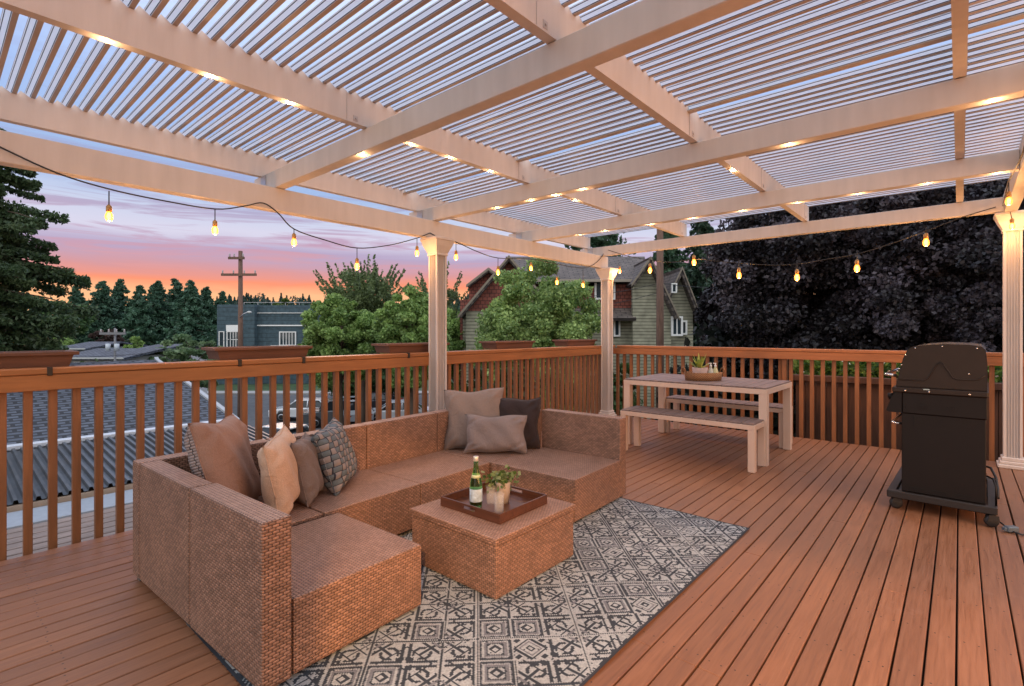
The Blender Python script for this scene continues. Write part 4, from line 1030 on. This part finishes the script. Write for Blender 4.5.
# main roof: ridge left-right
def roofq(par, P, name='roof', m=SHINGLE2, th=.16):
    o = sheet(P, th, name, m, par); me = o.data
    a, b_ = Vector(P[0]), Vector(P[1]); ux = (b_-a).normalized(); nn = ux.cross(Vector(P[3])-a).normalized(); uy = nn.cross(ux)
    for p in me.polygons:
        for li_ in p.loop_indices:
            c_ = me.vertices[me.loops[li_].vertex_index].co-a; me.uv_layers[0].data[li_].uv = (c_.dot(ux), c_.dot(uy))
    return o
zr_ = hz(331-75*(26/28.6), 28.6)
ridge_z = EYE+75/FPX*29-GZ
roofq(gh, [(hx(535), -.5, hz(279.5, 25.5)), (hx(634), -.5, hz(279.5, 25.5)), (hx(661), 3.2, ridge_z), (hx(505), 3.2, ridge_z)])
roofq(gh, [(hx(535), 7.0, hz(285)), (hx(634), 7.0, hz(285)), (hx(661), 3.21, ridge_z), (hx(505), 3.21, ridge_z)])
g = MB(); g.box(hx(535), hx(634), -.62, -.5, hz(282, 25.5), hz(279.3, 25.5)); g.build('gutter', plain('tan_trim', (.30, .26, .21), .6), gh)
# skirt roof between storeys
roofq(gh, [(hx(560), -.9, hz(318, 25.1)), (hx(632), -.9, hz(318, 25.1)), (hx(632), -.0, hz(308)), (hx(560), -.0, hz(308))], 'skirt_roof')
win(gh, hx(596), hx(613), hz(298), hz(282), -.06, 2, 1, .09); win(gh, hx(614.5), hx(618), hz(335), hz(318.6), -.12, 1, 1, .08); win(gh, hx(470), hx(477), hz(334), hz(322), -.12, 2, 2, .08)
def gable(pxa, pya, pxl, pyl, pxr, pyr, y0, y1, wallm, lowm, py_split, lx0, lx1, depth_name, over=.5, trim=.10):
    """front-facing gable: apex, left and right eave points in pixels"""
    dd = D+y0; zz = lambda py: hz(py, dd)
    sx = lambda px: (px-575)*S_ + ((px-512)*y0/FPX)
    A = (sx(pxa), zz(pya)); Lp = (sx(pxl), zz(pyl)); Rp = (sx(pxr), zz(pyr))
    X0, X1 = sx(lx0), sx(lx1)
    def rz_(x, dz=0):
        if x < A[0]: t = (x-Lp[0])/(A[0]-Lp[0]); return Lp[1]+(A[1]-Lp[1])*t-dz
        t = (x-A[0])/(Rp[0]-A[0]); return A[1]+(Rp[1]-A[1])*t-dz
    zsp = zz(py_split)
    g = MB(); g.prism([(X0, 0), (X1, 0), (X1, min(zsp, rz_(X1, .1))), (X0, min(zsp, rz_(X0, .1)))], y0, y0+.3, 'y'); g.build('gable_base', lowm, gh)
    g = MB(); g.prism([(X0, min(zsp, rz_(X0, .1))+.005), (X1, min(zsp, rz_(X1, .1))+.005), (X1, max(rz_(X1, .1), zsp*0+.1)), (A[0], A[1]-.1), (X0, rz_(X0, .1))], y0+.02, y0+.3, 'y'); g.build('gable_wall', wallm, gh)
    ov = -over+y0
    roofq(gh, [(Lp[0], ov, Lp[1]), (Lp[0], y1, Lp[1]), (A[0], y1, A[1]), (A[0], ov, A[1])], 'gable_roof')
    roofq(gh, [(Rp[0], ov, Rp[1]), (Rp[0], y1, Rp[1]), (A[0]+.002, y1, A[1]), (A[0]+.002, ov, A[1])], 'gable_roof')
    g = MB()
    for q in (Lp, Rp): g.prism([(q[0], q[1]+.02), (A[0], A[1]+.02), (A[0], A[1]-trim*1.3), (q[0], q[1]-trim*1.3)], ov-.06, ov-.005, 'y')
    g.build('barge_board', plain('tan_barge', (.20, .165, .125), .6), gh)
gable(509, 257, 459, 316, 560, 316, -1.2, 4, REDSH, GREENS, 311, 466, 551, '')
gable(648, 258, 629, 285, 676, 318, -.8, 5, GREENS, GREENS, 320, 633, 671, '')
gable(679, 268, 664, 300, 700, 322, .4, 6, GREENS, GREENS, 325, 669, 693, '')
gable(489, 269, 467, 286, 512, 286, 1.5, 5, REDSH, REDSH, 290, 469, 510, '')
win(gh, hx(667.5), hx(675), hz(334), hz(318.5), -.86, 2, 1, .09); win(gh, hx(682.5), hx(687), hz(333), hz(322), .3, 1, 1, .09); win(gh, hx(667), hx(670), hz(293), hz(286), -.86, 1, 1, .06)
# little roofs and a garage among the trees, left
def small_house(px, d, wpx, py_eave, py_ridge, label, wallm, roofm=SHINGLE, depth=7):
    t = site('small_house', label, 'house', px, d, 'low houses among the trees'); s_ = d/FPX; w_ = wpx/2*s_
    ze, zr2 = zpx(py_eave, d), zpx(py_ridge, d)
    g = MB(); g.box(-w_, w_, 0, depth, 0, ze); g.build('wall', wallm, t)
    o = sheet([(-w_-.4, -.5, ze-.05), (w_+.4, -.5, ze-.05), (w_+.4, depth/2, zr2), (-w_-.4, depth/2, zr2)], .15, 'roof', roofm, t)
    sheet([(-w_-.4, depth+.5, ze-.05), (w_+.4, depth+.5, ze-.05), (w_+.4, depth/2+.01, zr2), (-w_-.4, depth/2+.01, zr2)], .15, 'roof', roofm, t)
    g = MB(); g.box(-w_-.45, w_+.45, -.6, -.5, ze-.10, ze+.0); g.build('fascia', plain('pale_fascia', (.4, .42, .42), .6), t)
    win(t, -w_*.5, w_*.5, ze-1.5, ze-.4, -.02, 3, 1)
small_house(72, 42, 26, 348, 342.5, 'small low house with a pale fascia among the trees beside the left planter box', plain('grey_green_wall', (.25, .3, .3), .8))
small_house(92, 34, 62, 357, 350, 'wide low shingle roofed house under the small transformer pole', plain('pale_wall', (.4, .4, .38), .8))
small_house(144, 40, 20, 350, 345, 'small pale garage with white roof edge left of the round green hedge', plain('white_wall', (.5, .5, .5), .8))
# ------------------------------------------------------------------ utility poles and wires
POLEW = wood_mat('pole_wood', (.15, .085, .06), .4, 'z', .85)
def pole(px, d, top, r, label, arms, extra=None, mat=POLEW):
    t = site('utility_pole', label, 'pole', px, d); s_ = d/FPX; H_ = zpx(top, d)
    g = MB(); g.lathe([(r*1.25, 0), (r, H_*.5), (r*.8, H_), (0, H_)], 12); g.build('pole', mat, t)
    for (py, x0, x1) in arms:
        z = zpx(py, d); g = MB(); g.box((x0-px)*s_, (x1-px)*s_, -r-.08, -r, z-.07, z+.07); a = g.build('crossarm', mat, t)
        g = MB()
        for k in range(4):
            xx = (x0-px)*s_+.08+((x1-x0)*s_-.16)*k/3
            if abs(xx) < .1: continue
            g.lathe([(.03, 0), (.05, .05), (.03, .10), (.05, .14), (.02, .2), (0, .2)], 8, (xx, -r-.04, z+.07))
        g.build('insulators', plain('insulator', (.4, .36, .36), .4), a)
    return t, s_
t, s_ = pole(240.5, 30, 251, .14, 'tall brown utility pole in front of the teal building', [(275, 223, 258), (258.5, 230, 246)])
g = MB(); g.tube([(0, -.1, zpx(318, 30)), (.25, -.15, zpx(314, 30)), (.5, -.2, zpx(312.6, 30))], .03, 6); o = g.build('lamp_arm', METAL, t)
g = MB(); g.lathe([(0, -.06), (.12, -.03), (.14, .03), (.06, .08), (0, .085)], 12, (.62, -.2, zpx(312.6, 30))); g.build('lamp_head', plain('lamp_grey', (.5, .52, .5), .4), o)
t, s_ = pole(115, 32, 328, .07, 'short grey pole with transformer cans among the left trees', [(333.5, 101, 127)], mat=plain('grey_pole', (.18, .18, .19), .8))
g = MB(); 
for xx in (-.28, .02+.25): g.lathe([(.13, 0), (.13, .42), (0, .44)], 12, (xx, -.2, zpx(350.5, 32)))
g.build('transformer', plain('transformer_grey', (.45, .5, .55), .4), t)
t, s_ = pole(660, 20, 190, .15, 'thick brown utility pole in front of the green gable', [(222, 640, 690)])
WIRE = plain('wire', (.03, .03, .035), .6)
def wire(a, b, s, label):
    g = MB(); g.tube(sag(a, b, s, 16), .011, 5); tag(g.build('overhead_wire', WIRE), label, 'wire', 'overhead power wires')
wire(PD(661, 262, 20), PD(1010, 240, 26), .5, 'overhead wire from the brown pole towards the purple tree')
wire(PD(661, 283, 20), PD(395, 285, 34), 1.0, 'overhead wire from the brown pole leftwards over the round tree')
wire(PD(661, 292, 20), PD(380, 290, 33), 1.3, 'lower overhead wire from the brown pole across the red gable')
wire(PD(661, 283, 20), PD(760, 282, 22), .2, 'short overhead wire right of the brown pole')
wire(PD(240, 296, 30), PD(400, 292, 34), .6, 'overhead wire from the pole by the teal building to the feathery tree')
wire(PD(-60, 352, 20), PD(240, 337, 30), .6, 'low overhead wire across the trees on the left')
# ------------------------------------------------------------------ cars in the street
TYRE = plain('tyre', (.015, .015, .015), .8); RIM = plain('rim_alloy', (.35, .36, .38), .3, .8)
CARGL = plain('car_glass', (.02, .025, .03), .05)
def make_car(label, paint, kind='sedan'):
    t = thing('parked_car', label, 'car', group='cars parked in the street below')
    if kind == 'sedan':
        body = [(-2.2, .35), (-2.25, .62), (-2.1, .82), (-1.3, .93), (1.35, .95), (2.1, .88), (2.25, .7), (2.22, .35)]
        cab = [(-1.25, .92), (-.55, 1.38), (.55, 1.42), (1.05, 1.3), (1.7, .94)]
    else:
        body = [(-2.2, .40), (-2.28, .75), (-2.15, .98), (-1.2, 1.08), (2.15, 1.1), (2.28, .85), (2.22, .40)]
        cab = [(-1.2, 1.07), (-.6, 1.62), (1.4, 1.66), (1.8, 1.6), (2.15, 1.09)]
    def arch(body):
        out = list(body)
        bot = []
        for cx in (1.38, -1.38):
            for k in range(9):
                a = math.pi*k/8; bot.append((cx+.38*math.cos(a), .33+.36*math.sin(a)))
        return out+bot
    g = MB(); g.prism(arch(body), -.88, .88, 'y')
    bmesh.ops.bevel(g.bm, geom=[e for e in g.bm.edges if abs(e.verts[0].co.y-e.verts[1].co.y) < 1e-5 and min(v.co.z for v in e.verts) > .5], offset=.08, segments=3, affect='EDGES')
    for f in g.bm.faces: f.smooth = False
    g.build('body', paint, t)
    def cabin(cab, name, m, w0, w1, scale, dz):
        g = MB(); A = []; B = []
        zs = [c[1] for c in cab]; zl, zh = min(zs), max(zs); cxm = sum(c[0] for c in cab)/len(cab)
        for s_, L_ in ((-1, A), (1, B)):
            for (x, z) in cab:
                k = (z-zl)/(zh-zl); wy = w0+(w1-w0)*k; L_.append(g.bm.verts.new(((x-cxm)*scale+cxm, s_*wy, z+dz)))
        n = len(cab); g.bm.faces.new(A); g.bm.faces.new(B[::-1])
        for i in range(n): g.bm.faces.new((A[i], A[(i+1) % n], B[(i+1) % n], B[i]))
        bmesh.ops.recalc_face_normals(g.bm, faces=g.bm.faces[:])
        bmesh.ops.bevel(g.bm, geom=g.bm.edges[:], offset=.04, segments=2, affect='EDGES')
        return g.build(name, m, t)
    cabin(cab, 'windows', CARGL, .82, .62, 1, 0)
    zt = max(c[1] for c in cab); xs2 = [c for c in cab if c[1] > zt-.15]
    x0_, x1_ = xs2[0][0]-.05, xs2[-1][0]+.12
    g = MB(); g.box(x0_, x1_, -.645, .645, zt-.05, zt+.022, bevel=.03); 
    for s_ in (-1, 1):
        for xx in ((xs2[0][0]+xs2[-1][0])/2+.05, cab[0][0]+.05, cab[-1][0]-.05):
            top = (min(max(xx, x0_+.1), x1_-.1), s_*.635, zt-.02)
            g.tube([(xx, s_*.835, cab[0][1]), top], .035, 6)
    g.build('roof', paint, t)
    for cx in (-1.38, 1.38):
        for s_ in (-1, 1):
            g = MB(); M0 = Matrix.Translation((cx, s_*.80, .33)) @ Matrix.Rotation(R(90), 4, 'X')
            g.lathe([(.2, -.1), (.33, -.1), (.33, .1), (.2, .1)], 20, mat=M0); w_ = g.build('wheel', TYRE, t)
            g = MB(); g.lathe([(0, -.085), (.2, -.105), (.21, .105), (0, .085)], 16, mat=M0); g.build('rim', RIM, w_)
    g = MB(); 
    for s_ in (-1, 1): g.box(-2.26, -2.15, s_*.68-.14, s_*.68+.14, .66, .78, bevel=.02)
    g.build('headlight', plain('lamp_lens', (.7, .7, .7), .1), t)
    g = MB(); 
    for s_ in (-1, 1): g.box(2.16, 2.27, s_*.68-.14, s_*.68+.14, .70, .83, bevel=.02)
    g.build('tail_light', plain('tail_lens', (.3, .02, .02), .2), t)
    return t
def carpaint(n, c): 
    m = plain(n, c, .25, .1, coat=.8, var=.02); return m
P_W = carpaint('car_white', (.72, .74, .76)); P_G = carpaint('car_grey', (.10, .105, .11)); P_S = carpaint('car_silver', (.45, .48, .52)); P_K = carpaint('car_black', (.03, .03, .035))
for lab, p, kind, px, d, yw in (('white sedan parked leftmost behind the railing balusters', P_W, 'sedan', 306, 36, R(6)), ('dark grey car parked beside the white sedan', P_G, 'suv', 338, 34, R(20)),
                                ('pale silver van like car half hidden behind the dark grey car', P_S, 'suv', 352, 35, R(-60)), ('white car seen through the balusters left of the nearest post', P_W, 'sedan', 398, 35, R(10)),
                                ('black car parked behind the white car near the post', P_K, 'sedan', 372, 40, R(5)), ('white car nearest to the deck seen over the sofa back', P_W, 'sedan', 281, 26, R(-25))):
    c = make_car(lab, p, kind); q = PD(px, YH, d); c.location = (q.x, q.y, GZ+.06); c.rotation_euler = (0, 0, YAW+yw)

# ------------------------------------------------------------------ trees
def blob_tree(name, label, px, d, wpx, top_py, base_z, col, leaf, n_cl, per, cat='tree', group=None, shape='round', trunk_r=.14, crown_bot=None, mat=LEAF, seed=0, cl_r=.16, spiky=0, depth=None, asp=1.7, flat=1.0, xs=0):
    r_ = np.random.default_rng(seed+11); s_ = d/FPX
    t = site(name, label, cat, px, d, group, z=base_z)
    W_ = wpx/2*s_; top = EYE+(YH-top_py)/FPX*d-base_z
    zb = .25*top if crown_bot is None else crown_bot
    Dp = W_ if depth is None else depth
    cz = (zb+top)/2; Hh = (top-zb)/2
    cl = []
    while len(cl) < n_cl:
        p = r_.uniform(-1, 1, 3); q = np.linalg.norm(p)
        if q > 1 or q < .35 and r_.random() < .7: continue
        if shape == 'cone':
            k = (1-p[2])/2; 
            if math.hypot(p[0], p[1]) > .15+.9*k: continue
        if shape == 'column':
            if math.hypot(p[0], p[1]) > min(1, 1.7*(1-p[2])/2+.03): continue
        cl.append(p)
    cl = np.array(cl); cen = cl*[W_*.86, Dp*.86, Hh*.90]+[0, 0, cz]
    R0 = cl_r*max(W_, Hh*.8)*r_.uniform(.6, 1.35, n_cl)
    C = []; shade = []
    for c, rr in zip(cen, R0):
        p = r_.normal(size=(per, 3)); p /= np.linalg.norm(p, axis=1)[:, None]; p *= (r_.random((per, 1))**.45)*rr
        p[:, 2] *= .75*flat; C.append(c+p); shade.append(np.full(per, r_.uniform(0, 1)))
    if spiky:
        for k in range(spiky):
            a = r_.uniform(0, 6.28); ph = r_.uniform(.1, 1.0); d0 = np.array([math.cos(a)*ph, math.sin(a)*ph, r_.uniform(.7, 1.3)]); b0_ = np.array([d0[0]*W_*.55, d0[1]*Dp*.55, cz+Hh*.2]); L_ = Hh*r_.uniform(.55, .95)
            d0 /= np.linalg.norm(d0); m_ = per//2; tt = r_.random((m_, 1)); pts = b0_+d0*tt*L_+r_.normal(size=(m_, 3))*.10*W_*(1.15-tt)*.5; C.append(pts); shade.append(np.full(m_, r_.uniform(.3, 1)))
    C = np.concatenate(C); sh = np.concatenate(shade)[:, None]
    V, F = leaf_quads(C, leaf, rnd=r_, asp=asp)
    jit = r_.random((len(C), 1))
    k = np.clip(.75*sh**2.4+.25*jit**2, 0, 1) if name.startswith('purple') else np.clip(.3*sh+.7*jit**1.4, 0, 1)
    colr = np.array(col[0])*(1-k)+np.array(col[1])*k
    np_mesh('crown', V, F, mat, t, colr)
    g = MB(); tr = trunk_r
    g.tube([(0, 0, 0), (.1*tr, .1*tr, zb*.6), (0, 0, zb), (.05, 0, cz), (0, 0, top*.86)], [tr*1.3, tr, tr*.85, tr*.5, tr*.1], 9)
    for c in cen[:: max(1, n_cl//16)]:
        z0 = max(zb*.8, c[2]-math.hypot(c[0], c[1])*.9-.2); g.tube([(0, 0, z0), tuple(np.array([c[0]*.5, c[1]*.5, (z0+c[2])/2+.1])), tuple(c)], [tr*.35, tr*.2, tr*.06], 5)
    g.build('trunk', BARK, t)
    return t
def conifer(name, label, px, d, wpx, top_py, base_z, col, n_tiers=26, seed=0, droop=.35, leaf=.10, per=60, group=None, bot=.06, irr=.25, taper=1.0, arms=9, thick=.17):
    r_ = np.random.default_rng(seed+99); s_ = d/FPX; t = site(name, label, 'tree', px, d, group, z=base_z)
    top = EYE+(YH-top_py)/FPX*d-base_z; W_ = wpx/2*s_; C = []; K = []; g = MB()
    g.tube([(0, 0, 0), (0, 0, top*.5), (0, 0, top*.98)], [.035*top*.35, .02*top*.35, .01], 8)
    for i in range(n_tiers):
        f = (i+.5)/n_tiers; z0_ = top*(bot+(1-bot)*f)
        for k in range(arms):
            z = z0_+r_.uniform(-.6, .6)*top/n_tiers
            a = r_.uniform(0, 6.28); L_ = W_*(1-f)**taper*r_.uniform(1-irr*1.6, 1+irr)+.06*W_
            dr = np.array([math.cos(a), math.sin(a)]); sd_ = np.array([-math.sin(a), math.cos(a)]); m_ = int(per*(L_/W_)**.8)+6
            tt = r_.random(m_)**.75; wid = L_*.26*(1-tt*.75); off = r_.uniform(-1, 1, m_)*wid
            x = dr[0]*L_*tt+sd_[0]*off; y = dr[1]*L_*tt+sd_[1]*off
            zz = z-droop*L_*tt**1.4+L_*.12*np.maximum(0, tt-.75)*2-np.abs(off)*.25-r_.random(m_)*thick*L_+r_.normal(size=m_)*.02*L_
            C.append(np.stack([x, y, zz], 1)); K.append(r_.random(m_)*.6+.4*r_.random())
            if k % 2 == 0: g.tube([(0, 0, z), (dr[0]*L_*.5, dr[1]*L_*.5, z-droop*L_*.35), (dr[0]*L_*.9, dr[1]*L_*.9, z-droop*L_*.85)], [.03*W_*.5, .015*W_*.5, .004], 4)
    C = np.concatenate(C); K = np.concatenate(K)[:, None]
    V, F = leaf_quads(C, leaf, rnd=r_, asp=2.0)
    np_mesh('crown', V, F, LEAF, t, np.array(col[0])*(1-K)+np.array(col[1])*K); g.build('trunk', BARK, t)
    return t
GREEN = ((.07, .15, .03), (.40, .56, .17)); MIDG = ((.04, .10, .035), (.17, .27, .09)); DARKG = ((.025, .07, .04), (.085, .165, .085)); CONG = ((.022, .052, .025), (.10, .155, .06))
PURP = ((.007, .006, .008), (.095, .08, .10))
conifer('conifer', 'big dark drooping conifer at the left edge of the picture', -12, 13, 176, 126, GZ, CONG, 27, 1, .26, .06, 1000, bot=.12, irr=.45, arms=12, taper=.5, thick=.10)
blob_tree('tree', 'bushy dark green tree below the big conifer at the left edge', 4, 19, 96, 280, GZ, CONG, .12, 60, 300, seed=2, flat=.8)
# far wood on the ridge
def wood_mass(name, label, d0, d1, r0, r1, n, hmin, hmax, col, leaf, per, seed, con=.4):
    r_ = np.random.default_rng(seed); C = []; K = []
    for i in range(n):
        f = r_.uniform(d0, d1); r = r_.uniform(r0, r1)*f/d1; h_ = r_.uniform(hmin, hmax); w_ = h_*r_.uniform(.22, .4); z0 = min(gz(r, f), 12.5); m_ = per
        p = r_.normal(size=(m_, 3)); p /= np.linalg.norm(p, axis=1)[:, None]; p *= r_.random((m_, 1))**.35
        if r_.random() < con: k = (1-p[:, 2])/2; p[:, 0] *= k*1.1; p[:, 1] *= k*1.1
        base_ = np.array(L2W(r, f, z0+h_*.5)); C.append(base_+p*[w_, w_, h_*.5]); K.append(np.clip(r_.random(m_)*.6+.4*r_.random(), 0, 1))
    C = np.concatenate(C); K = np.concatenate(K)[:, None]; V, F = leaf_quads(C, leaf, rnd=r_, asp=1.2)
    tag(np_mesh(name, V, F, LEAF, None, np.array(col[0])*(1-K)+np.array(col[1])*K), label, 'forest', kind='stuff')
wood_mass('far_forest', 'dark far-off forest covering the ridge under the sunset', 200, 330, -380, 330, 700, 9, 15, ((.025, .06, .05), (.06, .115, .085)), .9, 420, 5, .95)
wood_mass('valley_wood', 'mid distance mixed green wood behind the low houses', 95, 150, -150, 60, 170, 8, 12, ((.03, .085, .04), (.11, .20, .085)), .5, 800, 6, .1)
for i, (px, top, w, lab) in enumerate(((76, 290, 22, 'first'), (103, 285, 26, 'second'), (121, 284, 24, 'third'), (140, 290, 22, 'fourth'), (157, 285, 27, 'fifth'), (176, 283, 25, 'sixth'), (191, 285, 24, 'seventh'), (206, 291, 22, 'eighth'), (222, 296, 20, 'ninth'))):
    conifer('conifer', lab+' from the left in the row of tall dark pointed conifers against the sunset', px, 84+(i % 3)*4, w*2.5, top-4, GZ, ((.035, .09, .06), (.10, .20, .12)), 34, 20+i, .25, .34, 70, group='row of dark pointed conifers', bot=.02, irr=.35, taper=.82, arms=8)
blob_tree('tree', 'rounded mid green tree left of the row of conifers', 48, 70, 84, 296, GZ, MIDG, .35, 60, 130, seed=31)
blob_tree('tree', 'small reddish brown leaved tree behind the transformer pole', 108, 50, 34, 322, GZ, ((.03, .02, .018), (.10, .055, .045)), .22, 40, 130, seed=32)
blob_tree('tree', 'bright green young tree right of the transformer pole', 138, 44, 26, 334, GZ, GREEN, .2, 30, 120, seed=33)
blob_tree('tree', 'light green tree right of the big conifer above the low houses', 58, 48, 34, 332, GZ, GREEN, .22, 30, 120, seed=34)
blob_tree('hedge', 'broad pale green rounded bush between the small garage and the teal building', 190, 38, 76, 334, GZ, ((.05, .11, .045), (.24, .34, .16)), .2, 70, 170, 'bush', seed=35, flat=.7)
blob_tree('tree', 'yellow green tree top rising behind the teal building', 292, 80, 56, 297, GZ, ((.04, .08, .015), (.16, .22, .05)), .4, 50, 130, seed=36)
blob_tree('conifer', 'single small dark conifer behind the left end of the teal building', 237, 90, 10, 291, GZ, DARKG, .4, 30, 80, shape='column', seed=37, crown_bot=1)
# trees behind the left railing, middle
blob_tree('tree', 'tall feathery tree with upright shoots against the sunset', 363, 30, 84, 262, GZ, ((.05, .09, .03), (.25, .32, .13)), .10, 90, 300, seed=40, spiky=70, shape='round', cl_r=.13)
blob_tree('tree', 'round light green tree left of the feathery tree', 340, 25, 88, 288, GZ, GREEN, .095, 150, 380, seed=41, crown_bot=3.3)
blob_tree('tree', 'feathery tree partly hidden behind the nearest pergola post', 437, 34, 52, 268, GZ, ((.05, .09, .03), (.25, .32, .13)), .11, 60, 260, seed=42, spiky=30)
blob_tree('tree', 'round light green tree behind the nearest pergola post', 412, 23, 80, 284, GZ, GREEN, .09, 150, 380, seed=43, crown_bot=3.4)
blob_tree('tree', 'green tree between the nearest post and the red gable', 458, 27, 50, 298, GZ, GREEN, .10, 80, 320, seed=44)
blob_tree('tree', 'full round green tree in front of the gabled house', 538, 15.5, 150, 250, GZ, ((.065, .14, .028), (.42, .56, .19)), .062, 300, 480, seed=45, cl_r=.14)
blob_tree('shrub', 'dark green shrub under the round tree behind the railing', 500, 12, 110, 352, GZ, ((.012, .035, .01), (.05, .10, .025)), .08, 90, 200, 'bush', seed=46)
blob_tree('shrub', 'dark green shrub behind the corner of the railing', 620, 12.5, 70, 352, GZ, ((.012, .035, .01), (.05, .11, .025)), .08, 70, 200, 'bush', seed=47)
blob_tree('shrub', 'dark green hedge behind the parked cars left of the nearest post', 375, 45, 130, 340, GZ, ((.02, .055, .015), (.09, .17, .045)), .22, 110, 200, 'bush', seed=48, crown_bot=.3)
conifer('conifer', 'tall dark fir rising behind the roof of the gabled house', 600, 40, 150, 150, GZ, DARKG, 40, 3, .25, .24, 110, bot=.1)
conifer('conifer', 'drooping blue green conifer right of the green gable', 702, 31, 92, 172, GZ, ((.015, .04, .025), (.06, .11, .06)), 42, 4, .9, .16, 110, bot=.08, irr=.3)
conifer('conifer', 'dark fir tree beyond the drooping conifer', 668, 44, 90, 196, GZ, DARKG, 36, 6, .3, .24, 90, bot=.1)
blob_tree('purple_plum_tree', 'broad dark purple leaved tree filling the right side behind the railing', 890, 13.5, 400, 120, -4.0, PURP, .072, 900, 430, mat=LEAFG, seed=50, cl_r=.085, trunk_r=.24, depth=3.6, crown_bot=2.6, asp=1.5)
blob_tree('purple_plum_tree', 'second dark purple tree behind the right post and the grill', 1035, 10.5, 330, 130, -3.6, PURP, .062, 380, 500, mat=LEAFG, seed=51, cl_r=.10, trunk_r=.2, depth=2.4, crown_bot=2.2, asp=1.5)
blob_tree('purple_plum_tree', 'third smaller dark purple tree near the drooping conifer', 748, 16, 100, 205, -4.2, PURP, .10, 170, 260, mat=LEAFG, seed=52, cl_r=.12, trunk_r=.14, crown_bot=2.2, asp=1.5)
blob_tree('dark_hedge', 'almost black tall hedge under the purple trees behind the back railing', 880, 15.5, 460, 285, -4.4, ((.006, .009, .008), (.022, .028, .022)), .18, 420, 130, 'hedge', seed=53, depth=1.3, crown_bot=.2, cl_r=.13)
